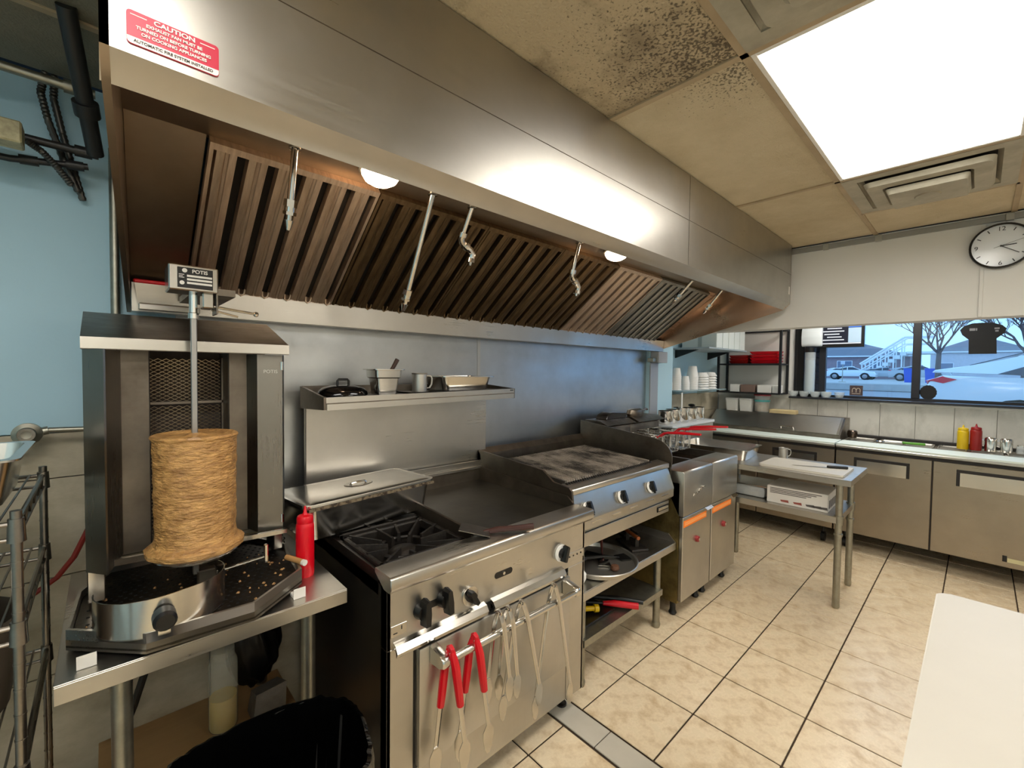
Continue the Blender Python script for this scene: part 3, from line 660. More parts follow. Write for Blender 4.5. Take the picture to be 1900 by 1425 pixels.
# burner wall: dark back plus expanded-metal mesh panels
MB(G).box(.10, .30, 1.845, 1.86, 1.0, 1.6).done('burner_back', mat('scorched_ceramic', '#4a4038', .8, 0, .7, 8, col2='#17120e'), G)
MESHM = mat('mesh_steel', '#d9cdb0', .4, 1)
def mesh_panel(z0, z1, y):
    b = MB(G); x0, x1 = .105, .296; dx, dz = .0105, .006
    nx, nz = int((x1-x0)/dx), int((z1-z0)/dz)
    for j in range(nz):
        for i in range(nx):
            xa, za = x0+i*dx, z0+j*dz
            s = 1 if (i+j) % 2 else -1
            p, q = (xa, za if s > 0 else za+dz), (xa+dx, za+dz if s > 0 else za)
            w = .0011
            b.faces([(p[0], y, p[1]-w), (q[0], y, q[1]-w), (q[0], y-.001, q[1]+w), (p[0], y-.001, p[1]+w)], [(0, 1, 2, 3)])
    return b.done('burner_mesh', MESHM, G, flat=True)
mesh_panel(1.435, 1.575, 1.80); mesh_panel(1.215, 1.425, 1.80); mesh_panel(1.0, 1.205, 1.80)
b = MB(G)
for x in (.1, .298): b.box(x, x+.006, 1.79, 1.81, 1.0, 1.58)
b.bm.verts.ensure_lookup_table()
b.bm.free()
MB(G).box(.099, .105, 1.79, 1.81, 1.0, 1.58).done('mesh_rail', S_dark, G); MB(G).box(.296, .302, 1.79, 1.81, 1.0, 1.58).done('mesh_rail', S_dark, G)
MB(G).box(.1, .3, 1.79, 1.805, 1.426, 1.434).done('mesh_divider', S_dark, G)
# lower cross rail, uprights to the table, base arm
MB(G).prism([(-.004, 1.0), (.45, .985), (.45, .998), (-.004, 1.018)], 'y', 1.60, 1.612).done('cross_rail', S_bright, G)
MB(G).box(-.04, -.005, 1.60, 1.70, .913, 1.0, .002).done('support_foot', S_bright, G); MB(G).box(.425, .452, 1.66, 1.76, .913, .995, .002).done('support_foot', S_bright, G)
MB(G).box(.10, .36, 1.88, 1.96, .913, .99).done('rear_foot', S_dark, G)
MB(G).box(.195, .225, 1.52, 1.85, .930, .945).box(.188, .232, 1.50, 1.53, .897, .965, .003).done('spit_bearing', S_dark, G)
MB(G).cyl((.215, 1.515, .945), (.36, 1.50, .962), .0045, n=10).box(.355, .367, 1.494, 1.506, .94, 1.0, .003).done('lock_lever', CHROME, G)
# spit and motor
SPX, SPY = .187, 1.53
MB(G).box(SPX-.0075, SPX+.0075, SPY-.0075, SPY+.0075, .95, 1.70, .002).done('spit', mat('spit_alloy', '#aaa9a6', .35, 1), G)
MB(G).lathe([(0, 1.685), (.013, 1.685), (.013, 1.70), (.010, 1.702), (.010, 1.76), (0, 1.76)], (SPX, SPY, 0), 14).done('spit_coupling', CHROME, G)
mo = MB(G).box(.128, .240, SPY-.045, SPY+.05, 1.757, 1.826, .003).done('motor_box', S_bright, G)
LP = Vector((.184, SPY-.0455, 1.7915)); LBK = mat('plate_black', '#12110f', .4); LWH = mat('plate_white', '#e4e1da', .4)
MB(G).box(.147, .227, SPY-.0465, SPY-.045, 1.764, 1.819, .0004).done('rating_plate', LBK, mo)
def gtxt(s, x, z, size, m): text('lettering', s, size, m, mo, frame((1, 0, 0), (0, 0, 1), Vector((x, SPY-.0472, z))-G.location), bold=.0003)
gtxt('POTIS', .197, 1.8095, .0135, LWH)
MB(G).lathe([(.0, 0), (.0058, 0), (.0058, .0006), (0, .0006)], (0, 0, 0), 16).rot(math.radians(90), 'X').mv((.163, SPY-.0466, 1.8105)).done('emblem', LWH, mo)
for i in range(3): MB(G).box(.168, .225, SPY-.0470, SPY-.0465, 1.794-.0095*i, 1.7995-.0095*i).done('plate_field', LWH, mo)
for i in range(3): MB(G).box(.150, .162-.003*(i % 2), SPY-.0470, SPY-.0465, 1.7985-.004*i, 1.8-.004*i).done('plate_line', LWH, mo)
MB(G).lathe([(.0, 0), (.0055, 0), (.0055, .0006), (.003, .0006), (.003, 0)], (0, 0, 0), 14).rot(math.radians(90), 'X').mv((.157, SPY-.0466, 1.777)).done('plate_mark', LWH, mo)
MB(G).box(.205, .232, SPY-.03, SPY+.02, 1.715, 1.757, .003).done('motor_clamp', CHROME, mo)
MB(G).box(.236, .241, SPY-.035, SPY+.03, 1.70, 1.757, .001).done('clamp_plate', S_dark, mo)
MB(G).cyl((.232, SPY-.02, 1.722), (.338, SPY-.01, 1.712), .004, n=10).lathe([(0, -.008), (.006, -.006), (.008, 0), (.006, .006), (0, .008)], (.342, SPY-.01, 1.711), 12).cyl((.232, SPY+.01, 1.715), (.30, SPY+.02, 1.702), .003, n=8).done('adjust_rod', CHROME, mo)
MB(G).box(.19, .30, SPY+.05, 1.87, 1.765, 1.785).done('motor_arm', S_dark, mo)
b = MB(G)
for z in (1.455, 1.265): b.cyl((.452, 1.7, z), (.461, 1.7, z), .006, n=10)
b.done('door_stud', BLACK, G)
# meat
def wobm(a, z):
    return .012*math.sin(3*a+9*z)+.008*math.sin(11*a+30*z)+.008*math.sin(23*a-70*z)+.004*math.sin(7*a+120*z)
MEAT = mat('grilled_meat', '#cf9f60', .42, 0, .85, 26, 1.0, 60, col2='#80572b', stretch=(1, 1, 3), contrast=(.36, .66), coat=.15)
t = thing('gyro_meat', 'browned cone of gyro meat on the upright spit', 'meat', (SPX+.002, SPY, 1.0))
prof = [(0, .03), (.055, .028), (.105, .022), (.117, .03), (.118, .042), (.108, .05), (.100, .056)]+[(.0955+.001*math.sin(k*1.3)+.0001*k, .06+.0085*k) for k in range(1, 33)]+[(.098, .345), (.103, .352), (.100, .358), (.07, .350), (.03, .354), (.012, .36), (0, .36)]
MB().lathe(prof, n=72, wob=wobm).done('meat_stack', MEAT, t)
MB().lathe([(0, .012), (.10, .012), (.104, .018), (.10, .0235), (0, .0235)], n=32).done('spit_plate', S_bright, t)
# table-top clutter
def squeeze(name, m, label, loc, r, hh, cap=None, cm=None):
    t = thing(name, label, 'bottle', loc)
    MB().lathe([(0, 0), (r*.94, 0), (r, .006), (r, hh*.70), (r*.97, hh*.745), (r*.82, hh*.775), (r*.82, hh*.78)], n=24).done('bottle_body', m, t)
    MB().lathe([(r*.88, hh*.765), (r*.9, hh*.77), (r*.9, hh*.84), (r*.8, hh*.865), (r*.35, hh*.88), (r*.22, hh*.9), (r*.09, hh), (0, hh)], n=24).done('nozzle_cap', cm or m, t)
    return t
squeeze('squeeze_bottle', RED, 'bright red squeeze bottle on the table beside the gyro tray', (.488, 1.535, TZ), .0285, .235)
t = thing('foil_ball', 'crumpled aluminium foil behind the red bottle', 'foil', (.468, 1.80, TZ))
b = MB(); bmesh.ops.create_icosphere(b.bm, subdivisions=3, radius=.045)
for v in b.bm.verts: v.co *= random.uniform(.78, 1.15); v.co.z = max(v.co.z*.9+.04, 0); v.co.x *= .62
b.done('foil', mat('foil', '#d5d2cc', .25, 1), t, flat=True)
t = thing('wooden_dowel', 'small wooden dowel with a white end lying over the tray corner', 'tool', (.45, 1.52, .912))
MB(t).cyl((.435, 1.55, .921), (.462, 1.475, .921), .009, n=14).done('handle_grip', mat('worn_wood', '#b98b55', .5), t)
MB(t).cyl((.462, 1.475, .921), (.4655, 1.465, .921), .0095, n=14).done('handle_end', FOOTW, t)
# under the table
OILM = mat('oil', '#b89a2e', .15, trans=.3); PLCL = mat('milky_plastic', '#d6d2c0', .3, alpha=.3)
t = thing('oil_bottle', 'milky squeeze bottle half full of yellow oil under the table', 'bottle', (.3, 1.83, .25))
MB().lathe([(0, 0), (.042, 0), (.045, .006), (.045, .235), (.04, .25), (.032, .256), (.032, .262), (.036, .264), (.036, .285), (.02, .29), (0, .29)], n=28).done('bottle_wall', PLCL, t)
MB().lathe([(0, .003), (.041, .003), (.0425, .008), (.0425, .115), (0, .115)], n=28).done('oil_fill', mat('oil_fill', '#d3b348', .3), t)
t = thing('foil_packet', 'grey wrapped packet leaning under the table', 'packet', (.43, 1.80, .25))
b = MB(); b.hull([(-.05, -.04, 0), (.055, -.05, 0), (.06, .05, 0), (-.05, .05, 0)], [(-.035, -.02, .09), (.065, -.03, .105), (.05, .04, .09), (-.04, .04, .08)]); b.done('packet_body', mat('grey_wrap', '#7a7166', .45, .3, .5, 20, .6, 30), t, flat=True)
t = thing('black_sack', 'bulky black plastic sack stuffed under the table by the leg', 'bag', (.42, 1.93, .25))
b = MB(); bmesh.ops.create_icosphere(b.bm, subdivisions=4, radius=.12)
for v in b.bm.verts:
    k = 1+.1*math.sin(9*v.co.x/.12+4*v.co.z/.12)*math.cos(7*v.co.y/.12); v.co = Vector((v.co.x*.8*k, v.co.y*.55*k, v.co.z*1.5*k+.225))
b.done('sack', BLACK, t)
HOSEM = mat('black_hose', '#14110f', .5)
MB((.02, 1.95, 0)).tube([(.08, 2.02, .80), (.10, 1.98, .7), (.11, 1.95, .55), (.06, 1.95, .38), (.0, 1.98, .2), (-.06, 2.0, .03)], .012, 10).done('rubber_hose', HOSEM, None, 'black rubber hose hanging behind the table leg', 'hose', loc=(.02, 1.95, 0))
MB((-.05, 2.0, 1.0)).tube([(-.025, 2.0, 1.10), (-.04, 2.0, 1.02), (-.08, 2.01, .92), (-.12, 2.02, .86), (-.2, 2.03, .8)], .008, 8).done('red_cable', mat('red_hose', '#8a2318', .5), None, 'dull red cable drooping beside the gyro grill', 'cable', loc=(-.05, 2.0, 1.0))
# waste bin with liner bag in front of the table
t = thing('waste_bin', 'waste bin lined with a glossy black bag in front of the table', 'waste bin', (.268, 1.085, 0))
BINM = mat('bin_grey', '#24221f', .5); BAG = mat('bin_bag', '#030303', .14, 0, 0, spec=.5, bump=.35, bscale=14, stretch=(1, 1, 3))
ob, ot = rrect(-.165, .165, -.13, .13, .10), rrect(-.205, .205, -.165, .165, .13)
MB().hull([p+(0,) for p in ob], [(p[0], p[1], .60) for p in ot], False).prism(ob, 'z', 0, .01).done('bin_body', BINM, t)
b = MB(); NP = 132; rnd = random.Random(4)
ph = [rnd.uniform(0, 6.28) for _ in range(6)]
def lip(sc, z, wz, pl):
    out = []
    for i in range(NP):
        a_ = 2*math.pi*i/NP; c_, s_ = math.cos(a_), math.sin(a_)
        px_ = .205*math.copysign(abs(c_)**.62, c_); py_ = .165*math.copysign(abs(s_)**.62, s_)
        pleat = pl*(math.sin(23*a_+ph[0])+.7*math.sin(37*a_+ph[1])+.6*math.sin(11*a_+ph[2]))
        out.append((px_*(sc+pleat), py_*(sc+pleat), z+wz*(math.sin(5*a_+ph[3])+.6*math.sin(13*a_+ph[4])+.4*math.sin(29*a_+ph[5]))))
    return out
rings = [lip(1.05, .40, .02, .012), lip(1.06, .53, .006, .012), lip(1.065, .61, .004, .010), lip(1.045, .638, .004, .006), lip(1.0, .641, .005, .006), lip(.965, .61, .006, .012), lip(.93, .5, .01, .02), lip(.88, .36, .012, .03), lip(.8, .2, .015, .03), lip(.6, .1, .01, .03)]
vs = [p for r in rings for p in r]; fs = [(k*NP+i, k*NP+(i+1) % NP, (k+1)*NP+(i+1) % NP, (k+1)*NP+i) for k in range(len(rings)-1) for i in range(NP)]
b.faces(vs, fs+[tuple(len(vs)-NP+i for i in range(NP))]); b.done('bin_liner', BAG, t, ang=60)
t.rotation_euler = (0, 0, math.radians(-8))
# ---------------------------------------------------------------- wire shelving at the left edge
t = thing('wire_shelving', 'chrome wire shelving unit at the left edge of the photo', 'shelving', (-.4, 1.5, 0))
WIRE = mat('worn_chrome', '#8f8980', .3, 1, .4, 30)
for x, y in ((-.127, 1.25), (-.127, 1.75), (-.70, 1.25), (-.70, 1.75)):
    b = MB(t).cyl((x, y, .0), (x, y, 1.27), .0085, n=14)
    for k in range(24): b.cyl((x, y, .07+.05*k), (x, y, .073+.05*k), .0093, n=14)
    b.done('post', WIRE, t)
for z in (1.245, 1.045, .76, .3):
    b = MB(t)
    for y in (1.25, 1.75): b.cyl((-.70, y, z), (-.127, y, z), .005, n=8).cyl((-.70, y, z-.03), (-.127, y, z-.03), .004, n=8)
    for x in (-.127, -.70): b.cyl((x, 1.25, z), (x, 1.75, z), .005, n=8).cyl((x, 1.25, z-.03), (x, 1.75, z-.03), .004, n=8)
    for x in (-.127, -.70):
        pts = []
        for k in range(13): pts.append((x, 1.26+.04*k, z-(.03 if k % 2 else 0)))
        b.tube(pts, .0025, 6)
    for k in range(23): b.cyl((-.69+.0245*k, 1.25, z+.004), (-.69+.0245*k, 1.75, z+.004), .0022, n=6)
    for yy in (1.25, 1.75):
        b.lathe([(.0086, z-.035), (.0135, z-.035), (.0115, z+.01), (.0086, z+.01)], (-.127, yy, 0), 12)
    b.done('wire_shelf', WIRE, t)
def hotel_pan(parent_o, L, Wd, D, m, nm='pan_body', lid=None):
    """open steam-table pan, local coordinates, base at z=0"""
    b = MB(); a, w = L/2, Wd/2
    o0 = rrect(-a+.03, a-.03, -w+.03, w-.03, .03); o1 = rrect(-a+.014, a-.014, -w+.014, w-.014, .035); o2 = rrect(-a, a, -w, w, .03)
    i1 = rrect(-a+.017, a-.017, -w+.017, w-.017, .033); i0 = rrect(-a+.033, a-.033, -w+.033, w-.033, .028)
    loops = [[p+(0,) for p in o0], [p+(D-.004,) for p in o1], [p+(D-.004,) for p in o2], [p+(D,) for p in o2], [p+(D,) for p in i1], [p+(.004,) for p in i0]]
    n = len(o0); vs = [v for l in loops for v in l]
    fs = [(k*n+i, k*n+(i+1) % n, (k+1)*n+(i+1) % n, (k+1)*n+i) for k in range(5) for i in range(n)]+[tuple(range(n-1, -1, -1)), tuple(5*n+i for i in range(n))]
    b.faces(vs, fs); return b.done(nm, m, parent_o)
p = thing('steam_pan', 'steel pan on the top wire shelf', 'pan', (-.36, 1.50, 1.254)); hotel_pan(p, .46, .325, .10, S_bright)
for k in range(5): MB().lathe([(0, 0), (.15, 0), (.155, .006), (.15, .011), (0, .011)], n=32).done('pan_lid', S_bright, None, '%s of five round steel lids stacked on the middle wire shelf' % ('lowest', 'second from below', 'middle', 'second from the top', 'topmost')[k], 'lid', 'lids on the wire shelf', loc=(-.36, 1.45, 1.054+.012*k))
p = thing('storage_tub', 'dark round tub on the wire shelf below the lids', 'tub', (-.30, 1.52, .769))
MB().lathe([(0, 0), (.13, 0), (.15, .2), (.158, .205), (.15, .21), (.146, .2), (.12, .01), (0, .01)], n=32).done('tub_body', mat('dark_tub', '#4b4238', .4, .3), p)
p = thing('wicker_basket', 'brown woven basket on the bottom wire shelf', 'basket', (-.30, 1.5, .309))
b = MB()
for k in range(9): b.tube([((.13+.004*k)*math.cos(a*.2618)+.004*((a+k) % 2), (.13+.004*k)*math.sin(a*.2618), .012+.02*k) for a in range(24)], .011, 6, closed=True)
b.lathe([(0, .0), (.13, .0), (.13, .006), (0, .006)], n=24); b.done('basket_weave', mat('wicker', '#8a5a30', .7), p)
# ---------------------------------------------------------------- pipes on the wall, top left
DKP = mat('dark_iron_pipe', '#3a3a3a', .4, .6)
def pipe(name, pts, r, m, label, fit=()):
    o = thing(name, label, 'pipe', pts[0]); o0 = Vector(pts[0])
    MB(o0).tube(pts, r, 14).done('pipe_run', m, o)
    for a, d in fit:
        a, d = Vector(a), Vector(d).normalized(); MB(o0).cyl(a-d*.02, a+d*.02, r*1.45, n=14).done('pipe_fitting', m, o)
    return o
a, c = Vector((-.062, 1.66, 2.488)), Vector((-.012, 1.95, 2.222))
pipe('gas_pipe', [a, c], .021, DKP, 'thick dark pipe slanting down beside the hood', [(a*.35+c*.65, c-a)])
pipe('conduit_pipe', [(-.9, 1.93, 2.40), (-.01, 1.93, 2.40)], .0135, S_galv, 'upper grey pipe running along the wall below the ceiling', [((-.06, 1.93, 2.40), (1, 0, 0))])
pipe('conduit_pipe', [(-.9, 1.97, 2.232), (-.005, 1.97, 2.226)], .012, DKP, 'middle dark pipe running along the blue wall', [((-.04, 1.97, 2.227), (1, 0, 0))])
pipe('conduit_pipe', [(-.9, 2.0, 2.16), (-.2, 2.0, 2.165), (-.03, 1.99, 2.19)], .010, DKP, 'lower dark pipe meeting the junction box', [((-.16, 1.995, 2.17), (1, 0, .1)), ((-.06, 1.99, 2.185), (1, 0, .1))])
def flex(pts, label):
    o0 = Vector(pts[0]); pr = []
    for i in range(len(pts)-1):
        for k in range(14): pr.append(Vector(pts[i]).lerp(Vector(pts[i+1]), k/14))
    pr.append(Vector(pts[-1]))
    MB(o0).tube(pr, .01, 10, rs=[.0105 if i % 2 else .0085 for i in range(len(pr))]).done('flexible_conduit', mat('flex_metal', '#55524d', .4, .8), None, label, 'conduit', loc=o0)
flex([(-.125, 2.04, 2.47), (-.135, 2.03, 2.40), (-.12, 2.03, 2.32), (-.085, 2.035, 2.2), (-.055, 2.05, 2.12)], 'left ribbed metal conduit hanging from the ceiling')
flex([(-.105, 2.04, 2.47), (-.108, 2.05, 2.40), (-.09, 2.06, 2.30), (-.07, 2.06, 2.21), (-.045, 2.07, 2.1)], 'right ribbed metal conduit hanging beside its twin')
flex([(-.16, 1.96, 2.215), (-.13, 1.96, 2.195), (-.10, 1.98, 2.165), (-.07, 2.02, 2.13)], 'short ribbed conduit leaving the junction box')
t = thing('junction_box', 'stained cream junction box on the wall pipes', 'junction box', (-.2, 1.88, 2.18)); 
MB(t).box(-.30, -.16, 1.84, 1.91, 2.165, 2.225, .004).done('box_cover', mat('cream_box', '#c8bd92', .5, 0, .6, 25, col2='#4a3c22'), t)
pipe('conduit_pipe', [(.032, 2.081, 2.30), (.032, 2.081, 1.9), (.032, 2.081, 1.34)], .0135, S_galv, 'upright grey pipe at the hood left end')
t = thing('gas_valve', 'round gas regulator on the pipe left of the gyro grill', 'regulator', (-.178, 2.05, 1.30))
MB().lathe([(0, -.018), (.03, -.018), (.034, -.008), (.034, .008), (.022, .014), (.02, .022), (.012, .02), (0, .02)], n=28).rot(math.radians(90), 'X').mv((0, -.03, .032)).done('regulator_disc', S_galv, t)
MB().lathe([(.012, -.005), (.02, -.005), (.02, .005), (.012, .005)], n=20).rot(math.radians(90), 'X').mv((0, -.053, .032)).done('regulator_ring', S_bright, t)
MB().cyl((.02, -.02, .035), (.045, -.02, .04), .013, n=12).cyl((.045, -.02, .04), (.165, -.02, .036), .0085, n=12).done('regulator_pipe', S_galv, t)
MB().tube([(-.02, -.02, .01), (-.04, -.02, .0), (-.035, -.02, -.02), (-.01, -.02, -.02)], .008, 10).done('outlet_elbow', S_galv, t)
# ================================================================ hand tools hanging on the oven handle
def tongs(x, top, spread, L, grip, label, r=.006, red=False, yaw=0, head=.034):
    """spring tongs hung over the bar: one arm in front of it, one behind"""
    t = thing('serving_tongs', label, 'tongs', (x, BARY, BARZ), yaw, 'tongs on the oven handle')
    zt = top-BARZ
    def arm(yf, dx):
        b = MB(); w = .0105
        n = 10; pts = []
        for k in range(n+1):
            u = k/n; pts.append((dx*u, yf*(1 if u > .15 else .4+4*u), zt-L*u*(.86)))
        secs = []
        for k, p in enumerate(pts):
            ww = w*(1-.25*k/n)
            secs.append([(p[0]-ww, p[1]-.0015, p[2]), (p[0]-ww*.6, p[1]-.0035*(1 if yf < 0 else -1), p[2]), (p[0]+ww*.6, p[1]-.0035*(1 if yf < 0 else -1), p[2]), (p[0]+ww, p[1]-.0015, p[2]), (p[0]+ww, p[1]+.0015, p[2]), (p[0]-ww, p[1]+.0015, p[2])])
        m = 6; vs = [v for q in secs for v in q]
        fs = [(k*m+i, k*m+(i+1) % m, (k+1)*m+(i+1) % m, (k+1)*m+i) for k in range(n) for i in range(m)]+[tuple(range(m)), tuple(n*m+i for i in range(m))]
        b.faces(vs, fs)
        e = Vector(pts[-1])   # scalloped head
        out = []
        for k in range(13):
            a = math.pi*k/12; rr = head*.55*(1+.07*(k % 2)); out.append((e.x-rr*math.cos(a), e.z-.02-(head*1.9)*math.sin(a)*(1+.05*(k % 2))))
        out = [(e.x-.007, e.z+.005), (e.x-head*.55, e.z-.018)]+out[1:-1]+[(e.x+head*.55, e.z-.018), (e.x+.007, e.z+.005)]
        b.prism(out, 'y', e.y-.0012, e.y+.0012)
        return b.done('tong_arm', S_bright, t)
    a1 = arm(-.019, spread); a2 = arm(.019, -spread*.9)
    MB().tube([(0, -.008, zt-.004), (0, -.009, zt+.006), (0, 0, zt+.011), (0, .009, zt+.006), (0, .008, zt-.004)], .0055 if not red else .0085, 8).done('tong_hinge', REDG if red else S_bright, t)
    if red:
        for yf, dx, ar in ((-.019, spread, a1), (.019, -spread*.9, a2)):
            pts = [(dx*u, yf*(1 if u > .15 else .4+4*u), zt-L*u*.86) for u in (.0, .08, .16, .3, .45, .58)]
            b = MB(); b.tube(pts, .0105, 10, rs=[.010, .0125, .0138, .0138, .0135, .012]); b.done('rubber_grip', REDG, ar)
    return t
tongs(.788, .664, .045, .36, 0, 'red-gripped steel tongs hung nearest the left end of the oven handle', red=True, head=.04)
tongs(.885, .664, .047, .36, 0, 'red-gripped steel tongs hung second on the oven handle', red=True, head=.04)
tongs(.992, .706, .035, .27, 0, 'short plain steel tongs next to the red-gripped pair')
tongs(1.036, .704, .028, .28, 0, 'short plain steel tongs, fourth along the oven handle')
tongs(1.102, .702, .078, .38, 0, 'long plain steel tongs spread open in the middle right of the oven handle')
tongs(1.278, .708, .085, .49, 0, 'longest steel tongs, last at the right end of the oven handle')
# griddle scraper on the ledge
t = thing('griddle_spatula', 'short wooden-handled spatula resting on the range ledge', 'spatula', (1.06, 1.24, .936))
b = MB(t); b.hull([(.93, 1.27, .966), (1.02, 1.20, .940), (1.075, 1.26, .940), (.99, 1.33, .966)], [(.93, 1.27, .969), (1.02, 1.20, .943), (1.075, 1.26, .943), (.99, 1.33, .969)]); b.done('blade', S_dark, t)
MB(t).tube([(1.045, 1.232, .944), (1.08, 1.21, .952), (1.19, 1.145, .956)], .009, 10, rs=[.006, .010, .012]).tube([(1.03, 1.25, .944), (1.09, 1.235, .948), (1.185, 1.155, .956)], .007, 8).done('handle', mat('dark_wood', '#3b1d16', .4), t)
# lidded steam pan over the back burner
t = thing('steam_pan', 'long steel pan with lid over the rear burner', 'pan', (.765, 1.745, .936), math.radians(7))
hotel_pan(t, .575, .30, .125, S_bright)
b = MB(); o1 = rrect(-.286, .286, -.149, .149, .028); o2 = rrect(-.26, .26, -.124, .124, .02)
b.hull([p+(.126,) for p in o1], [p+(.133,) for p in o1]); b.hull([p+(.133,) for p in rrect(-.275, .275, -.138, .138, .024)], [p+(.1365,) for p in o2]); ld = b.done('pan_lid', S_bright, t)
MB().lathe([(.062, .1366), (.058, .1385), (.05, .1375), (.04, .1365), (0, .1362)], n=28, squash=.6).done('lid_recess', S_x, ld)
MB().tube([(-.035, 0, .136), (-.03, 0, .143), (0, 0, .145), (.03, 0, .143), (.035, 0, .136)], .004, 8).done('lid_handle', CHROME, ld)
MB().box(-.275, .275, -.1512, -.1502, .113, .1245).done('burnt_edge', mat('burnt_grease', '#2e2012', .6, 0, .7, 40, col2='#8a7a60', contrast=(.45, .55)), t)
# things on the range shelf
def shelf_z(x): return 1.432+.0152*(x-.625)+.001
t = thing('roaster_lid', 'black enamel oval lid on the range shelf', 'lid', (.735, 1.83, shelf_z(.735)))
MB().lathe([(.098, 0), (.103, .004), (.100, .018), (.085, .032), (.05, .042), (0, .045)], n=32, squash=.85).done('lid_shell', mat('gloss_black_enamel', '#0b0a0a', .12), t)
MB().tube([(-.024, 0, .04), (-.024, 0, .062), (-.018, 0, .068), (.018, 0, .068), (.024, 0, .062), (.024, 0, .04)], .005, 8).done('lid_handle', BLACK, t)
t = thing('insert_pan', 'tall square steel insert pan with a dark-handled tool on the range shelf', 'pan', (.905, 1.80, shelf_z(.905)))
b = MB(); q = lambda r, z: [p+(z,) for p in rrect(-r, r, -r*.9, r*.9, r*.25)]
lo = [q(.044, 0), q(.052, .07), q(.060, .075), q(.062, .105), q(.074, .107), q(.074, .111), q(.058, .111), q(.04, .004)]
n = len(lo[0]); b.faces([v for l in lo for v in l], [(k*n+i, k*n+(i+1) % n, (k+1)*n+(i+1) % n, (k+1)*n+i) for k in range(len(lo)-1) for i in range(n)]+[tuple(range(n-1, -1, -1)), tuple((len(lo)-1)*n+i for i in range(n))]); b.done('pan_body', S_bright, t)
MB().tube([(.0, 0, .06), (.045, .0, .12), (.065, 0, .155)], .008, 10, rs=[.004, .009, .010]).done('tool_handle', mat('brown_handle', '#3a241c', .5), t)
def mug(label, loc, rz, s=1.0, m=None):
    t = thing('metal_mug', label, 'mug', loc, rz)
    MB().lathe([(0, 0), (.036*s, 0), (.037*s, .004), (.036*s, .09*s), (.038*s, .092*s), (.039*s, .096*s), (.035*s, .097*s), (.033*s, .09*s), (.033*s, .006), (0, .006)], n=28).done('mug_cup', m or S_bright, t)
    MB().tube([(.036*s, 0, .083*s), (.055*s, 0, .082*s), (.062*s, 0, .07*s), (.060*s, 0, .04*s), (.05*s, 0, .024*s), (.036*s, 0, .022*s)], .0045*s, 8).done('mug_handle', m or S_bright, t)
PEWT = mat('dull_aluminium', '#bfbcb4', .4, .85)
mug('dull aluminium mug on the range shelf', (1.085, 1.80, shelf_z(1.085)), math.radians(-20), .95, PEWT)
t = thing('steam_pan', 'shallow steel pan on the right half of the range shelf', 'pan', (1.335, 1.835, shelf_z(1.335)+.004)); hotel_pan(t, .33, .22, .07, S_bright)
t = thing('baking_tray', 'flat black tray under the mug on the range shelf', 'tray', (1.28, 1.85, shelf_z(1.28)-.002)); MB().box(-.27, .27, -.10, .12, 0.0, .004, .001).done('tray_sheet', BLACKM, t)
# ================================================================ equipment stand
SZ = .487
t = thing('equipment_stand', 'low stainless stand with undershelf carrying the charbroiler', 'stand', (2.14, 1.6, 0))
MB(t).box(1.62, 2.598, 1.264, 2.0, SZ-.004, SZ, .001).box(1.62, 2.598, 1.262, 1.274, SZ-.045, SZ-.004, .001).done('stand_top', S_x, t)
MB(t).prism([(1.262, SZ-.02), (1.262, SZ), (1.31, SZ+.045), (2.0, SZ+.045), (2.0, SZ-.02)], 'x', 2.592, 2.598).done('side_upstand', S_x, t)
MB(t).box(1.68, 2.44, 1.262, 1.93, .240, .245).box(1.68, 2.44, 1.262, 1.272, .21, .240).done('undershelf', S_galv, t)
for x, y in ((2.44, 1.30), (1.70, 1.30), (2.44, 1.92), (1.70, 1.92)):
    MB(t).cyl((x, y, .03), (x, y, SZ-.004), .021, n=18).lathe([(0, 0), (.022, 0), (.026, .018), (.022, .034), (0, .034)], (x, y, 0), 14).done('leg', S_galv, t)
# charbroiler on it
BX0, BX1 = 1.60, 2.565
B = thing('charbroiler', 'three-knob stainless charbroiler with cast iron grates', 'charbroiler', (2.08, 1.65, SZ))
MB(B).box(BX0, BX1, 1.37, 1.98, .70, .93).done('body', S_dark, B)
MB(B).prism([(1.292, .962), (1.292, .985), (1.298, .99), (1.372, 1.0), (1.372, .93), (1.33, .945)], 'x', BX0+.004, BX1-.02, .001).done('front_rail', S_x, B)
MB(B).prism([(1.305, .955), (1.335, .945), (1.36, .93), (1.36, .83), (1.262, .835), (1.264, .845)], 'x', BX0, BX1-.01).done('control_panel', S_x, B)
MB(B).prism([(1.262, .835), (1.262, .79), (1.29, .765), (1.36, .765), (1.36, .835)], 'x', BX0, BX1-.015).done('vent_band', S_x, B)
MB(B).box(BX0, BX1-.02, 1.288, 1.36, .69, .76, .002).done('drip_drawer', S_x, B)
for k in range(5): MB(B).box(1.72+.17*k, 1.80+.17*k, 1.2605, 1.2625, .812, .819).done('vent_slot', S_bright, B)
MB(B).box(2.40, 2.535, 1.284, 1.288, .712, .742, .001).done('badge_frame', BLACK, B); MB(B).box(2.41, 2.525, 1.281, 1.284, .719, .735, .001).done('badge', S_bright, B)
for x in (1.70, 1.995, 2.29): paddle_knob(B, x, 1.275, .885, .026, BLACK, WHITE, 0, (0, -.93, .37))
for x in (1.735, 2.03, 2.325): MB(B).cyl((x, 1.258, .852), (x, 1.268, .856), .005, n=8).done('screw', BLACK, B)
MB(B).prism([(1.285, .85), (1.268, .86), (1.283, .985), (1.30, 1.0), (1.40, 1.01), (1.47, 1.055), (2.0, 1.085), (2.0, .85)], 'x', BX0-.012, BX0).done('side_splash', S_dark, B)
MB(B).prism([(1.995, 1.09), (1.96, 1.06), (1.96, 1.0), (2.0, 1.0), (2.0, 1.09)], 'x', BX0-.012, BX1+.01).done('back_splash', S_dark, B)
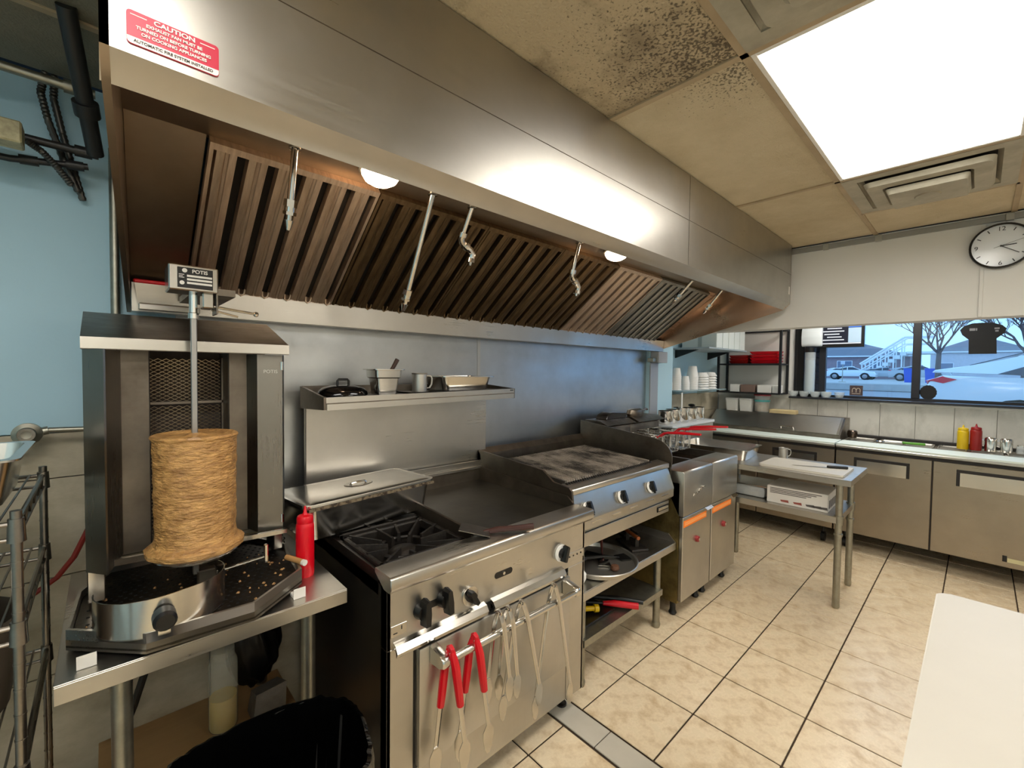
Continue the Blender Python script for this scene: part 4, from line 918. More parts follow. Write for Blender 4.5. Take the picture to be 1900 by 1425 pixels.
# arched right heat shield
sh = [(1.30, .86), (1.285, 1.0)]+[(1.285+.15*(1-math.cos(a))-.0, 1.02+.11*math.sin(a)) for a in [math.pi/2*k/8 for k in range(9)]]+[(2.0, 1.19), (2.0, .86)]
MB(B).prism(sh, 'x', BX1, BX1+.008).done('heat_shield', S_dark, B)
MB(B).box(BX0, BX1, 1.32, 1.98, .93, .96).done('firebox_rim', BLACKM, B)
# grate: dark base plate carrying bars, one piece per section
GR = mat('charred_grate', '#a3998c', .6, .3, .9, 5, .5, 60, col2='#1b1511', stretch=(2, 1, 1), contrast=(.4, .62))
gx0, gx1, gy0, gy1 = 1.628, 2.44, 1.365, 1.86
secn = 5; sw = (gx1-gx0)/secn
for s_ in range(secn):
    b = MB(B); xa, xb = gx0+sw*s_+.003, gx0+sw*(s_+1)-.003
    nb = 9
    for k in range(nb):
        x = xa+(xb-xa)*(k+.5)/nb
        b.hull([(x-.006, gy0, .985), (x+.006, gy0, .985), (x+.006, gy1, 1.012), (x-.006, gy1, 1.012)], [(x-.004, gy0, 1.012), (x+.004, gy0, 1.012), (x+.004, gy1, 1.038), (x-.004, gy1, 1.038)])
    for y in (gy0, (gy0+gy1)/2, gy1-.02):
        z = .985+.027*(y-gy0)/(gy1-gy0); b.hull([(xa, y, z), (xb, y, z), (xb, y+.016, z), (xa, y+.016, z)], [(xa, y, z+.018), (xb, y, z+.018), (xb, y+.016, z+.018), (xa, y+.016, z+.018)])
    b.done('grate_section', GR, B)
for i in range(38):
    pass
b = MB(B)
for k in range(44): b.box(gx0+.006+.0183*k, gx0+.014+.0183*k, gy0-.02, gy0-.004, .975, 1.006, .002)
b.done('grate_teeth', CASTIRON, B, kind='stuff')
# charred crumbs tray: things on the stand under the broiler
p = thing('round_tray', 'round aluminium tray holding spatulas under the charbroiler', 'tray', (1.98, 1.42, SZ+.001))
MB().lathe([(0, 0), (.20, 0), (.215, .006), (.222, .028), (.228, .03), (.224, .034), (.216, .03), (.208, .01), (.195, .005), (0, .005)], n=48).done('tray_dish', mat('brushed_aluminium', '#bdb8ad', .38, .9, .3, 4), p)
def flipper(loc, rz, bm_, hm, label, L=.26, bw=.05, bl=.1, tilt=.0):
    t = thing('spatula', label, 'spatula', loc, rz)
    MB().hull([(-bl, -bw, 0), (0, -bw*.8, .004), (0, bw*.8, .004), (-bl, bw, 0)], [(-bl, -bw, .002), (0, -bw*.8, .006), (0, bw*.8, .006), (-bl, bw, .002)]).done('blade', bm_, t)
    MB().tube([(-.01, 0, .006), (.05, 0, .02), (.1, 0, .03+tilt*.5), (L, 0, .04+tilt)], .009, 10, rs=[.005, .005, .009, .011]).done('handle', hm, t)
RW = mat('reddish_wood', '#4a211a', .5)
flipper((2.02, 1.40, SZ+.012), math.radians(42), S_bright, RW, 'steel spatula with reddish handle in the round tray', .30, .035, .075, .08)
flipper((2.10, 1.36, SZ+.010), math.radians(160), BLACK, BLACK, 'black plastic turner in the round tray', .24, .045, .10)
flipper((1.97, 1.45, SZ+.018), math.radians(195), BLACK, mat('grey_grip', '#3a3a3c', .5), 'black spatula lying across the round tray', .2, .06, .09)
t = thing('wooden_plug', 'small round brown wooden plug in the round tray', 'plug', (1.97, 1.29, SZ+.010)); MB().lathe([(0, 0), (.018, 0), (.024, .01), (.02, .024), (0, .028)], n=18).done('knob_wood', mat('brown_wood', '#5e3d28', .6), t)
def press(loc, rz, label):
    t = thing('grill_press', label, 'grill press', loc, rz)
    MB().box(-.10, .10, -.055, .055, 0, .014, .003).done('press_plate', CASTIRON, t)
    for x in (-.055, .055): MB().box(x-.006, x+.006, -.012, .012, .014, .065, .002).done('press_post', CASTIRON, t)
    MB().cyl((-.075, 0, .072), (.075, 0, .072), .011, n=14).done('press_handle', mat('copper_brown_handle', '#8a4a22', .4), t)
press((2.345, 1.42, SZ+.001), math.radians(62), 'cast iron grill press with brown handle nearer the round tray')
press((2.51, 1.58, SZ+.001), math.radians(62), 'cast iron grill press with brown handle at the stand right end')
t = thing('crumpled_paper', 'small white crumpled paper on the stand by the range', 'paper', (1.735, 1.325, SZ+.001))
b = MB(); bmesh.ops.create_icosphere(b.bm, subdivisions=2, radius=.022)
for v in b.bm.verts: v.co *= random.uniform(.75, 1.1); v.co.z = v.co.z*1.6+.03
b.done('paper_lump', WHITE, t, flat=True)
# undershelf clutter
UZ = .246
t = thing('long_handled_tool', 'long tool with one red and one black handle sticking out of the undershelf', 'tool', (2.06, 1.28, UZ))
MB(t).tube([(1.90, 1.50, UZ+.02), (1.99, 1.375, UZ+.03)], .010, 8).done('tool_shaft', BLACK, t)
MB(t).tube([(1.99, 1.375, UZ+.03), (2.03, 1.33, UZ+.032), (2.105, 1.225, UZ+.03)], .016, 10, rs=[.011, .017, .017]).done('red_handle', REDG, t)
MB(t).tube([(1.95, 1.48, UZ+.045), (2.06, 1.33, UZ+.05), (2.135, 1.215, UZ+.045)], .012, 10).done('black_handle', BLACK, t)
t = thing('tool_tray', 'black tray of odd tools on the undershelf', 'tray', (1.86, 1.48, UZ))
MB(t).box(1.70, 2.02, 1.32, 1.66, UZ, UZ+.012, .003).done('tray_base', BLACKM, t)
t = thing('yellow_tool', 'yellow-capped tool on the black undershelf tray', 'tool', (1.90, 1.37, UZ+.013))
MB(t).cyl((1.80, 1.42, UZ+.045), (1.895, 1.365, UZ+.04), .013, n=12).cyl((1.895, 1.365, UZ+.04), (1.915, 1.353, UZ+.039), .02, n=16).done('yellow_cap', YELLOW, t)
b = MB(t); bmesh.ops.create_icosphere(b.bm, subdivisions=2, radius=.06)
for v in b.bm.verts: v.co = Vector((v.co.x*1.3+1.82, v.co.y+1.48, max(v.co.z*.8+UZ+.05, UZ+.013)))*1.0
b.done('tool_body', BLACK, t)
# ================================================================ fryers
FY = 1.22
FRS = steel('fryer_side_greasy', '#b09c66', .5, GZ, .15, .9, '#3b2f18')
def fryer(x0, x1, lab, left):
    t = thing('deep_fryer', lab, 'fryer', ((x0+x1)/2, 1.6, 0), group='deep fryers')
    MB(t).box(x0, x1, FY+.03, 2.0, .10, .86).done('cabinet', FRS if left else S_dark, t)
    MB(t).prism([(FY, .655), (FY, .925), (FY+.01, .935), (FY+.16, .935), (FY+.16, .90), (FY+.03, .655)], 'x', x0, x1-.003, .001).done('front_apron', S_z, t)
    d = MB(t).box(x0+.006, x1-.008, FY+.004, FY+.03, .115, .648, .004).done('door', S_z, t)
    MB(t).box(x0+.012, x0+.34, FY+.002, FY+.004, .585, .625).done('warning_strip', ORANGE, d, label='orange warning strip')
    b = MB(t)
    for z in (.598, .606, .614): b.box(x0+.022, x0+.33, FY+.0012, FY+.002, z-.0012, z+.0012)
    b.done('strip_print', mat('strip_print', '#fbc98a', .5), d)
    k = MB(t); cx, cz = x0+.20, .472
    k.cyl((cx, FY+.004, cz), (cx, FY-.012, cz), .021, .019, n=24); k.cyl((cx, FY-.012, cz), (cx, FY-.016, cz), .019, .012, n=24); kk = k.done('round_badge', mat('badge_red', '#9a3a3a', .3, .4), d)
    MB(t).cyl((cx, FY-.0155, cz), (cx, FY-.018, cz), .009, n=16).done('badge_stud', CHROME, kk)
    MB(t).prism([(FY+.002, .652), (FY-.018, .640), (FY-.016, .636), (FY+.004, .646)], 'x', x1-.11, x1-.012).done('door_pull', S_bright, d)
    # tank: rim walls, oil, back flue
    b = MB(t).box(x0, x0+.012, FY+.16, 1.86, .86, .937).box(x1-.012, x1, FY+.16, 1.86, .86, .937).box(x0, x1, 1.85, 1.862, .86, .96)
    b.done('tank_rim', S_dark, t)
    MB(t).box(x0+.012, x1-.012, FY+.16, 1.85, .862, .885).done('frying_oil', mat('dark_oil', '#1c1109', .08), t)
    MB(t).box(x0, x1, 1.862, 2.0, .86, 1.14, .004).done('flue', S_dark, t)
    MB(t).prism([(1.80, 1.16), (1.87, 1.19), (2.0, 1.19), (2.0, 1.14), (1.86, 1.14)], 'x', x0+.02, x1-.02).done('flue_cap', S_dark, t)
    if left:
        pts = [(x0+.13+.0085*k, FY-.001, .765+.0017*k+.011*math.sin(k*1.7)*(1-.02*k)) for k in range(22)]
        MB(t).tube(pts, .0022, 5).done('maker_mark', mat('embossed_mark', '#9b958a', .3, 1), t, label='illegible embossed script')
    for x in (x0+.05, x1-.05):
        for y in (FY+.08, 1.93):
            MB(t).lathe([(0, 0), (.02, 0), (.026, .012), (.018, .03), (.018, .1), (0, .1)], (x, y, 0), 12).done('foot', BLACK, t)
fryer(2.602, 3.024, 'stainless deep fryer with greasy side next to the charbroiler', True)
fryer(3.028, 3.470, 'stainless deep fryer next to the small work table', False)
def basket(cx, y0, y1, zt, label, hx, hz):
    t = thing('fry_basket', label, 'fry basket', (cx, (y0+y1)/2, zt-.14), group='fry baskets')
    wd = .085
    b = MB(t)
    for z, k in ((zt, 1), (zt-.07, .95), (zt-.14, .88)):
        b.tube([(cx-wd*k, y0, z), (cx+wd*k, y0, z), (cx+wd*k, y1, z), (cx-wd*k, y1, z)], .0035, 6, closed=True)
    for i in range(9):
        x = cx-wd+2*wd*i/8
        b.tube([(x, y0, zt), (cx+(x-cx)*.88, y0+.01, zt-.14), (cx+(x-cx)*.88, y1-.01, zt-.14), (x, y1, zt)], .0018, 5)
    for i in range(12):
        y = y0+(y1-y0)*i/11
        b.tube([(cx-wd, y, zt), (cx-wd*.88, y, zt-.14), (cx+wd*.88, y, zt-.14), (cx+wd, y, zt)], .0018, 5)
    b.done('wire_basket', CHROME, t)
    b = MB(t)
    for x in (-.05, .05): b.box(cx+x-.012, cx+x+.012, y0-.004, y0-.001, zt-.12, zt+.02, .001)
    b.done('hanger_strap', S_bright, t, kind='stuff')
    for s in (-.022, .022):
        MB(t).tube([(cx+s*1.3, y0, zt+.002), (cx+s*1.1, y0-.05, zt+.04), (cx+s+hx*.5, y0-.16, zt+.05), (cx+s*.3+hx, y0-.30, zt+hz)], .006, 8, rs=[.004, .006, .008, .007]).done('handle_rod', REDG, t)
basket(2.91, 1.56, 1.82, 1.08, 'fry basket with red handle over the left fryer', .0, .055)
basket(3.13, 1.56, 1.82, 1.09, 'fry basket with red handle over the right fryer, its left basket', .02, .06)
basket(3.335, 1.56, 1.82, 1.09, 'fry basket with red handle over the right fryer, nearest the work table', .03, .06)
# kettle-shaped covers on the flue
t = thing('metal_scoop', 'dark metal scoop lying on the fryer flue', 'scoop', (2.86, 1.93, 1.19))
MB().prism([(-.14, 0), (.12, 0), (.15, .035), (-.06, .05), (-.12, .03)], 'y', -.05, .05, .004).done('scoop_body', BLACKM, t)
t = thing('steel_scoop', 'rounded steel scoop lying on the fryer flue', 'scoop', (3.18, 1.92, 1.19))
MB().lathe([(0, 0), (.09, 0), (.1, .02), (.09, .05), (.06, .06), (0, .062)], n=24, squash=.55).done('scoop_bowl', S_dark, t)
MB().tube([(.08, 0, .03), (.16, 0, .05), (.22, .02, .04)], .01, 8).done('scoop_handle', S_dark, t)
# ================================================================ small work table with cutting board
WZ = .868
t = thing('work_table', 'small stainless work table with undershelf beside the fryers', 'table', (3.76, .98, 0))
WX0, WX1, WY0, WY1 = 3.485, 4.075, .54, 1.47
MB(t).box(WX0, WX1, WY0, WY1, WZ-.004, WZ, .001).box(WX0, WX0+.012, WY0, WY1, WZ-.04, WZ-.004).box(WX1-.012, WX1, WY0, WY1, WZ-.04, WZ-.004).box(WX0+.012, WX1-.012, WY0, WY0+.012, WZ-.04, WZ-.004).box(WX0+.012, WX1-.012, WY1-.012, WY1, WZ-.04, WZ-.004).done('table_top', S_y, t)
MB(t).box(WX0+.02, WX1-.04, WY0+.06, WY1-.05, .605, .61).box(WX0+.02, WX0+.03, WY0+.06, WY1-.05, .568, .605).box(WX0+.03, WX1-.04, WY0+.06, WY0+.07, .568, .605).box(WX1-.05, WX1-.04, WY0+.07, WY1-.05, .568, .605).done('undershelf', S_y, t)
for x, y in ((3.53, .605), (3.98, .615), (3.99, 1.40), (3.53, 1.40)):
    l = MB(t).cyl((x, y, .035), (x, y, WZ-.004), .0205, n=18).lathe([(0, 0), (.016, 0), (.022, .012), (.02, .05), (0, .05)], (x, y, 0), 14).done('leg', S_galv, t)
    MB(t).lathe([(.0206, .56), (.027, .56), (.027, .618), (.0206, .618)], (x, y, 0), 16).done('shelf_clamp', S_galv, l)
    MB(t).lathe([(.0206, .485), (.025, .487), (.025, .50), (.0206, .503)], (x, y, 0), 16).done('leg_collar', S_galv, l)
t = thing('cutting_board', 'white plastic cutting board on the small work table', 'cutting board', (3.72, .845, WZ+.001))
MB().prism(rrect(-.185, .185, -.255, .255, .02), 'z', 0, .016, .003).done('board', BOARD, t)
KX = (3.745, .72, WZ+.018)
t = thing('chef_knife', 'black-handled chef knife on the white cutting board', 'knife', KX, math.radians(118))
MB().prism([(.0, -.010), (0, .024), (.10, .022), (.20, .004), (.215, -.008), (.19, -.010)], 'z', 0, .0025).done('blade', S_bright, t)
MB().prism([(0, -.010), (-.03, -.012), (-.08, -.008), (-.118, -.014), (-.128, .0), (-.118, .012), (-.06, .008), (0, .012)], 'z', -.001, .017, .004).done('handle', BLACK, t)
mug('small aluminium mug at the far edge of the work table', (3.99, 1.06, WZ+.001), math.radians(-55), .88, PEWT)
t = thing('steam_pan', 'deep steel pan at the far end of the small work table', 'pan', (3.79, 1.485, WZ+.001), math.radians(94)); hotel_pan(t, .56, .43, .085, S_bright)
CARD = mat('white_carton', '#cfcbc2', .6, 0, .15, 5); INK = mat('carton_ink', '#4b4642', .6); INKR = mat('carton_red_ink', '#8d4a3e', .6)
t = thing('printed_carton', 'white printed carton on the work table undershelf', 'box', (3.71, .86, .611), math.radians(1))
MB().box(-.15, .15, -.185, .185, 0, .122, .002).done('carton', CARD, t)
def cart_txt(s, y, z, size): text('carton_print', s, size, INK, t, frame((0, -1, 0), (0, 0, 1), (-.1512, y, z)), align='LEFT', ext=.0003)
for i in range(4):
    MB().box(-.1512, -.1500, -.15+.03*i, .165, .105-.011*i, .110-.011*i).done('print_line', INK, t)
for y, m_ in ((.07, INKR), (-.01, INKR), (-.085, INK), (-.125, INK), (-.16, INK)):
    MB().hull([(-.1512, y-.026, .016), (-.1512, y+.022, .018), (-.1512, y+.028, .030), (-.1512, y-.022, .034)], [(-.15, y-.026, .016), (-.15, y+.022, .018), (-.15, y+.028, .030), (-.15, y-.022, .034)]).done('print_picture', m_, t)
for i in range(5): MB().box(-.11+.045*i, -.085+.045*i, -.1862, -.185, .02, .075).done('print_block', INK, t)
t = thing('plastic_wrap_pack', 'clear plastic-wrapped pack of trays on the undershelf', 'package', (3.73, 1.21, .611))
MB().box(-.13, .13, -.14, .13, 0, .085, .02, 2).done('wrapped_pack', mat('milky_wrap', '#a9aaa6', .25, 0, .3, 14, .5, 30), t)
t = thing('sheet_tray', 'thin steel tray lying on the wrapped pack', 'tray', (3.74, 1.20, .697))
MB().box(-.15, .15, -.2, .19, 0, .006, .002).done('tray_sheet', S_bright, t)
# ================================================================ prep counter (two refrigerated units)
PZ = .935; DX = 4.80
FRG = steel('fridge_door_steel', '#a89c8b', .34, GY, .1, .35)
HBK = mat('gasket_black', '#17120f', .5)
def fridge(ya, yb, ndoor, label, hand):
    t = thing('prep_fridge', label, 'refrigerator', ((DX+WX)/2, (ya+yb)/2, 0), group='refrigerated prep counters')
    MB(t).box(DX+.03, WX-.005, ya+.003, yb-.003, .15, PZ-.035).done('cabinet', S_dark, t)
    MB(t).box(DX-.012, DX+.05, ya+.002, yb-.002, PZ-.035, PZ-.015, .003).box(DX+.05, WX-.003, ya+.002, yb-.002, PZ-.04, PZ-.02).done('counter_edge', S_y, t)
    MB(t).box(DX+.012, DX+.03, ya+.004, yb-.004, .15, PZ-.036).done('door_gasket', HBK, t)
    w = (yb-ya)/ndoor
    for k in range(ndoor):
        y0, y1 = ya+w*k+.004, ya+w*(k+1)-.004
        d = MB(t).box(DX, DX+.022, y0, y1, .155, .872, .003).done('door', FRG, t)
        h0, h1 = y0+.15, y1-.15
        MB(t).box(DX-.005, DX+.002, h0-.02, h1+.02, .804, .828, .002).box(DX-.005, DX+.002, h0-.02, h0, .70, .804, .002).box(DX-.005, DX+.002, h1, h1+.02, .70, .804, .002).done('handle_frame', HBK, d)
        MB(t).hull([(DX-.002, h0, .808), (DX-.002, h1, .808), (DX-.0005, h1, .70), (DX-.0005, h0, .70)], [(DX, h0, .808), (DX, h1, .808), (DX, h1, .70), (DX, h0, .70)]).done('handle_recess', S_bright, d)
    for y in (ya+.08, yb-.08):
        for x in (DX+.08, WX-.08): MB(t).cyl((x, y, .045), (x, y, .155), .012, n=10).cyl((x, y-.015, .045), (x, y+.015, .045), .045, n=18).done('caster', BLACK, t)
    return t
f1 = fridge(.868, 2.14, 2, 'stainless prep fridge with sloped lid in the corner', 1)
f2 = fridge(-1.03, .864, 3, 'stainless prep fridge with open food wells under the window', 1)
MB(f1).prism([(5.10, PZ-.02), (5.10, .97), (5.31, 1.112), (5.53, 1.112), (5.53, PZ-.02)], 'y', .885, 2.13).done('lid_housing', S_dark, f1)
lid = MB(f1).prism([(5.095, .972), (5.31, 1.116), (5.308, 1.121), (5.09, .977)], 'y', .915, 2.12).done('sloped_lid', S_y, f1)
MB(f1).prism([(5.088, .9765), (5.302, 1.1205), (5.304, 1.1235), (5.086, .9795)], 'y', .895, .915).done('lid_border', S_bright, lid)
MB(f1).tube([(5.125, 1.39, .995), (5.10, 1.39, 1.012), (5.10, 1.28, 1.012), (5.125, 1.28, .995)], .006, 8).done('lid_handle', CHROME, lid)
# open wells of the window unit: deck, gasket back edge, insert pans
MB(f2).box(5.12, WX-.003, -1.03, .862, PZ-.02, PZ-.012).done('well_deck', S_dark, f2)
MB(f2).box(5.46, 5.50, -1.03, .86, PZ-.012, .958, .003).done('back_gasket', HBK, f2)
for k in range(8):
    y = .74-.2*k
    b = MB((5.30, y, PZ-.012)); q = lambda r, s_, z: [(5.30+p[0]*s_, y+p[1]*s_, z) for p in rrect(-r, r, -.088, .088, .02)]
    lo = [q(.15, 1, PZ-.012), q(.15, 1, PZ-.002), q(.14, .93, PZ-.002), q(.135, .88, PZ-.0119)]
    n = len(lo[0]); b.faces([v for l in lo for v in l], [(i*n+j, i*n+(j+1) % n, (i+1)*n+(j+1) % n, (i+1)*n+j) for i in range(3) for j in range(n)]+[tuple(3*n+j for j in range(n))])
    b.done('insert_pan', S_x, None, 'steel food pan in the counter wells, %s from the sloped lid' % ('first', 'second', 'third', 'fourth', 'fifth', 'sixth', 'seventh', 'eighth')[k], 'pan', 'food pans in the counter wells', loc=(5.30, y, PZ-.012))
for ya, yb, lab in ((.872, 2.13, 'pale green-white cutting board strip in front of the sloped lid'), (-1.02, .862, 'pale green-white cutting board strip in front of the food wells')):
    o = MB((4.95, (ya+yb)/2, PZ-.0145)).prism(rrect(DX-.005, 5.085, ya, yb, .008), 'z', PZ-.0145, PZ, .002).done('board_strip', BOARDG, None, lab, 'cutting board', 'counter cutting boards', loc=(4.95, (ya+yb)/2, PZ-.0145))
t = f2
MB(f2).box(DX-.0025, DX, -.28, -.18, .195, .225).done('energy_label', mat('label_cream', '#cfc79a', .5), f2); MB(f2).box(DX-.0025, DX, -.178, -.155, .195, .24).done('maker_badge', BLACK, f2)
# on the lid top
LZ = 1.1125
for k, (y, lab) in enumerate(((1.975, 'left of two white plastic tubs on the fridge lid'), (1.825, 'right of two white plastic tubs, beside the snack container'))):
    t = thing('plastic_tub', lab, 'tub', (5.42, y, LZ), group='white tubs on the fridge lid')
    MB().hull([p+(0,) for p in rrect(-.055, .055, -.06, .06, .02)], [p+(.13,) for p in rrect(-.065, .065, -.07, .07, .022)]).done('tub_body', WHITE, t)
    MB().hull([p+(.131,) for p in rrect(-.068, .068, -.073, .073, .022)], [p+(.15,) for p in rrect(-.062, .062, -.067, .067, .02)]).done('tub_lid', WHITE, t)
CLEAR = mat('clear_plastic', '#dfe6e6', .08, alpha=.28)
t = thing('snack_container', 'clear round container of tan snacks with red and teal rims', 'container', (5.42, 1.665, LZ))
MB().lathe([(0, 0), (.068, 0), (.072, .01), (.08, .185), (.077, .185), (.07, .012), (0, .006)], n=28).done('container_wall', CLEAR, t)
MB().lathe([(0, .012), (.066, .012), (.071, .1), (.05, .112), (0, .108)], n=28).done('snack_fill', mat('tan_snack', '#c89a5c', .7, 0, .7, 60, .9, 50, col2='#e7cfa0'), t)
MB().lathe([(.0755, .122), (.0785, .122), (.0795, .14), (.0765, .14)], n=28).done('teal_band', mat('teal_band', '#4fb3b0', .4), t)
MB().lathe([(0, .187), (.084, .187), (.086, .192), (.084, .202), (0, .204)], n=28).done('red_lid', mat('dusty_red', '#b0414a', .4), t)
t = thing('tan_box', 'long tan box lying on the fridge lid', 'box', (5.42, 1.45, LZ)); MB().box(-.06, .06, -.125, .125, 0, .045, .006).done('box_body', mat('tan_box', '#cdb888', .6, 0, .2, 12), t)
# on the deck
DZ = PZ-.0018
t = thing('steel_cup', 'small dark steel cup right of the sloped lid', 'cup', (5.36, .835, PZ-.001)); MB().lathe([(0, 0), (.035, 0), (.042, .03), (.04, .06), (.03, .07), (0, .072)], n=20).done('cup_body', mat('dark_polished', '#5d5148', .2, .9), t)
t = thing('serving_spoon', 'slotted steel spoon with a green handle on the food wells', 'spoon', (5.16, .60, PZ-.001), math.radians(-82))
MB().lathe([(0, .0), (.026, .003), (.036, .012), (.034, .013), (.024, .006), (0, .004)], n=20, squash=.72).done('spoon_bowl', CHROME, t)
MB().tube([(.034, 0, .010), (.08, 0, .012), (.16, 0, .014)], .004, 8).done('spoon_shank', CHROME, t); MB().box(.15, .30, -.011, .011, .006, .026, .004).done('green_handle', mat('green_plastic', '#5da02c', .4), t)
YB = mat('yellow_mustard', '#cfae10', .3)
squeeze('squeeze_bottle', YB, 'yellow mustard squeeze bottle under the window', (5.30, .080, DZ), .036, .205)
squeeze('squeeze_bottle', REDK, 'dark red ketchup squeeze bottle beside the yellow one', (5.30, .005, DZ), .036, .22)
def shaker(y, label):
    t = thing('spice_shaker', label, 'shaker', (5.32, y, DZ), group='steel shakers on the counter')
    MB().lathe([(0, 0), (.036, 0), (.036, .085)], n=24).done('shaker_body', CHROME, t)
    MB().lathe([(.037, .082), (.037, .105), (.03, .115), (0, .118)], n=24).done('shaker_cap', CHROME, t)
    MB().tube([(.0, .034, .09), (0, .052, .088), (0, .054, .05), (0, .036, .04)], .004, 6).done('shaker_handle', CHROME, t)
shaker(-.078, 'steel shaker with handle next to the ketchup bottle'); shaker(-.165, 'steel shaker with handle next to the glass jars')
for y, lab in ((-.245, 'small glass jar next to the steel shakers'), (-.31, 'small glass jar at the right edge of the photo')):
    t = thing('glass_jar', lab, 'jar', (5.33, y, DZ), group='glass jars on the counter')
    MB().lathe([(0, 0), (.026, 0), (.028, .004), (.028, .055), (.022, .06), (.02, .06), (.025, .052), (.025, .005), (0, .004)], n=20).done('jar_glass', CLEAR, t); MB().lathe([(0, .06), (.024, .06), (.024, .07), (0, .07)], n=20).done('jar_lid', S_bright, t)
# ================================================================ corner: utensil cabinet, wall shelves, rack
t = thing('side_cabinet', 'pale steel cabinet in the corner carrying the stacked pots', 'cabinet', (4.03, 1.93, 0))
MB(t).box(3.60, 4.46, 1.81, 2.03, .10, 1.06, .004).done('cabinet_body', S_y, t); MB(t).box(3.59, 4.47, 1.80, 2.04, 1.06, 1.085, .003).done('cabinet_top', mat('white_enamel', '#c7cdd0', .3), t)
for x in (3.64, 4.42):
    for y in (1.84, 2.0): MB(t).cyl((x, y, 0), (x, y, .1), .018, n=10).done('foot', BLACK, t)
for k, (x, r, hh) in enumerate(((3.69, .064, .115), (3.83, .066, .12), (3.985, .072, .13), (4.15, .076, .12), (4.32, .074, .12))):
    t = thing('steel_pot', 'polished steel pot, %s from the fryers in the corner row' % ords[k], 'pot', (x, 1.92, 1.086), group='steel pots on the corner cabinet')
    MB().lathe([(0, 0), (r*.95, 0), (r, .008), (r, hh), (r*1.06, hh+.003), (r*.97, hh+.003), (r*.96, .01), (0, .008)], n=28).done('pot_body', CHROME, t)
t = thing('ladle', 'white-handled ladle standing in a corner pot', 'ladle', (4.0, 1.92, 1.096)); MB().box(-.010, .010, -.004, .004, .02, .26, .002).lathe([(0, 0), (.03, .006), (.038, .02), (.034, .02), (.0, .004)], n=16).done('ladle_body', WHITE, t)
t = thing('black_spoon', 'black spoon head over the corner pots', 'spoon', (4.17, 1.91, 1.12)); MB().tube([(0, 0, -.02), (.0, 0, .09), (.015, 0, .115)], .006, 8, rs=[.004, .005, .008]).lathe([(0, .098), (.03, .104), (.034, .115), (.02, .124), (0, .126)], (.02, 0, 0), 14).done('spoon_body', BLACK, t)
GLS = mat('glass_shelf', '#9fb9c0', .15, alpha=.7)
t = thing('wall_shelf', 'pale glass wall shelf holding white bowls in the corner', 'shelf', (4.65, 2.2, 1.365)); MB(t).box(4.09, 5.16, 1.96, 2.198, 1.362, 1.372, .001).done('shelf_board', GLS, t)
for x in (4.25, 4.95): MB(t).prism([(2.198, 1.362), (2.0, 1.362), (2.198, 1.30)], 'x', x, x+.02).done('shelf_bracket', S_bright, t)
FOAM = mat('white_foam', '#ebe9e3', .6)
def cups(x, y, r, n, dz, hh, lab, z=1.3725):
    me = None
    for k in range(n):
        l = ('lowest', 'second lowest', 'third lowest', 'fourth', 'fifth', 'sixth', 'seventh', 'eighth')[k]+' up '*(k > 2)+' in '*(k <= 2)+lab
        if me is None: o = MB().lathe([(r*.72, hh), (r*.72, hh-.004), (r, .003), (r*1.05, .002), (r*1.05, 0), (r*.96, 0), (r*.68, hh-.006), (0, hh-.004), (0, hh)], n=20).done('foam_cup', FOAM); me = o.data
        else: o = bpy.data.objects.new('foam_cup', me); C.objects.link(o)
        o.location = (x, y, z+dz*k); put(o, l.replace('  ', ' '), 'cup', 'white cups and bowls on the corner shelf')
cups(4.22, 2.09, .05, 7, .022, .09, 'the tall stack of white foam cups, corner shelf left')
cups(4.13, 2.12, .035, 4, .02, .07, 'the low stack of small white cups by the blue pier')
cups(4.40, 2.08, .045, 4, .02, .08, 'the short stack of white foam cups, corner shelf middle')
cups(4.58, 2.09, .06, 8, .018, .12, 'the wide tall stack of white tubs on the corner shelf')
cups(4.82, 2.10, .08, 6, .026, .05, 'the stack of white bowls, second from the shelf right end')
cups(5.02, 2.09, .075, 6, .028, .045, 'the stack of white bowls at the corner shelf right end')
t = thing('wall_shelf', 'upper wall shelf with white boxes under the hood end', 'shelf', (4.85, 2.2, 1.79)); MB(t).box(4.25, 5.245, 1.78, 2.198, 1.785, 1.80, .002).done('shelf_board', mat('grey_shelf', '#9aa6ac', .5), t)
for x in (4.4, 5.2): MB(t).prism([(2.198, 1.785), (1.95, 1.785), (2.198, 1.70)], 'x', x, x+.02).done('shelf_bracket', BLACK, t)
for k in range(5):
    t = thing('white_box', 'upright white carton, %s from the hood on the upper shelf' % ords[k], 'box', (4.54+.155*k, 1.97, 1.801), group='white cartons on the upper shelf')
    MB().box(-.07, .07, -.17, .19, 0, .27-.02*(k % 2), .004).done('carton', mat('pale_carton', '#d4dbd6', .5), t); MB().box(-.071, -.069, -.02, .02, .01, .24).done('carton_seam', mat('carton_stripe', '#aab4b0', .6), t)  # grey upright stripe on the side of each carton
RB = mat('rack_black', '#0f0f12', .45)
t = thing('metal_rack', 'black metal rack fixed beside the window', 'rack', (5.4, 1.78, 1.33))
for x in (5.27, 5.535):
    for y in (1.455, 2.095): MB(t).box(x-.012, x+.012, y-.012, y+.012, 1.325, 2.045, .002).done('post', RB, t)
for z in (1.335, 1.655, 2.03):
    b = MB(t)
    for y in (1.455, 2.095): b.box(5.27, 5.535, y-.008, y+.008, z-.012, z+.004)
    for x in (5.27, 5.535): b.box(x-.008, x+.008, 1.455, 2.095, z-.012, z+.004)
    if z < 2: b.box(5.275, 5.53, 1.46, 2.09, z-.004, z)
    b.done('rack_shelf', RB, t)
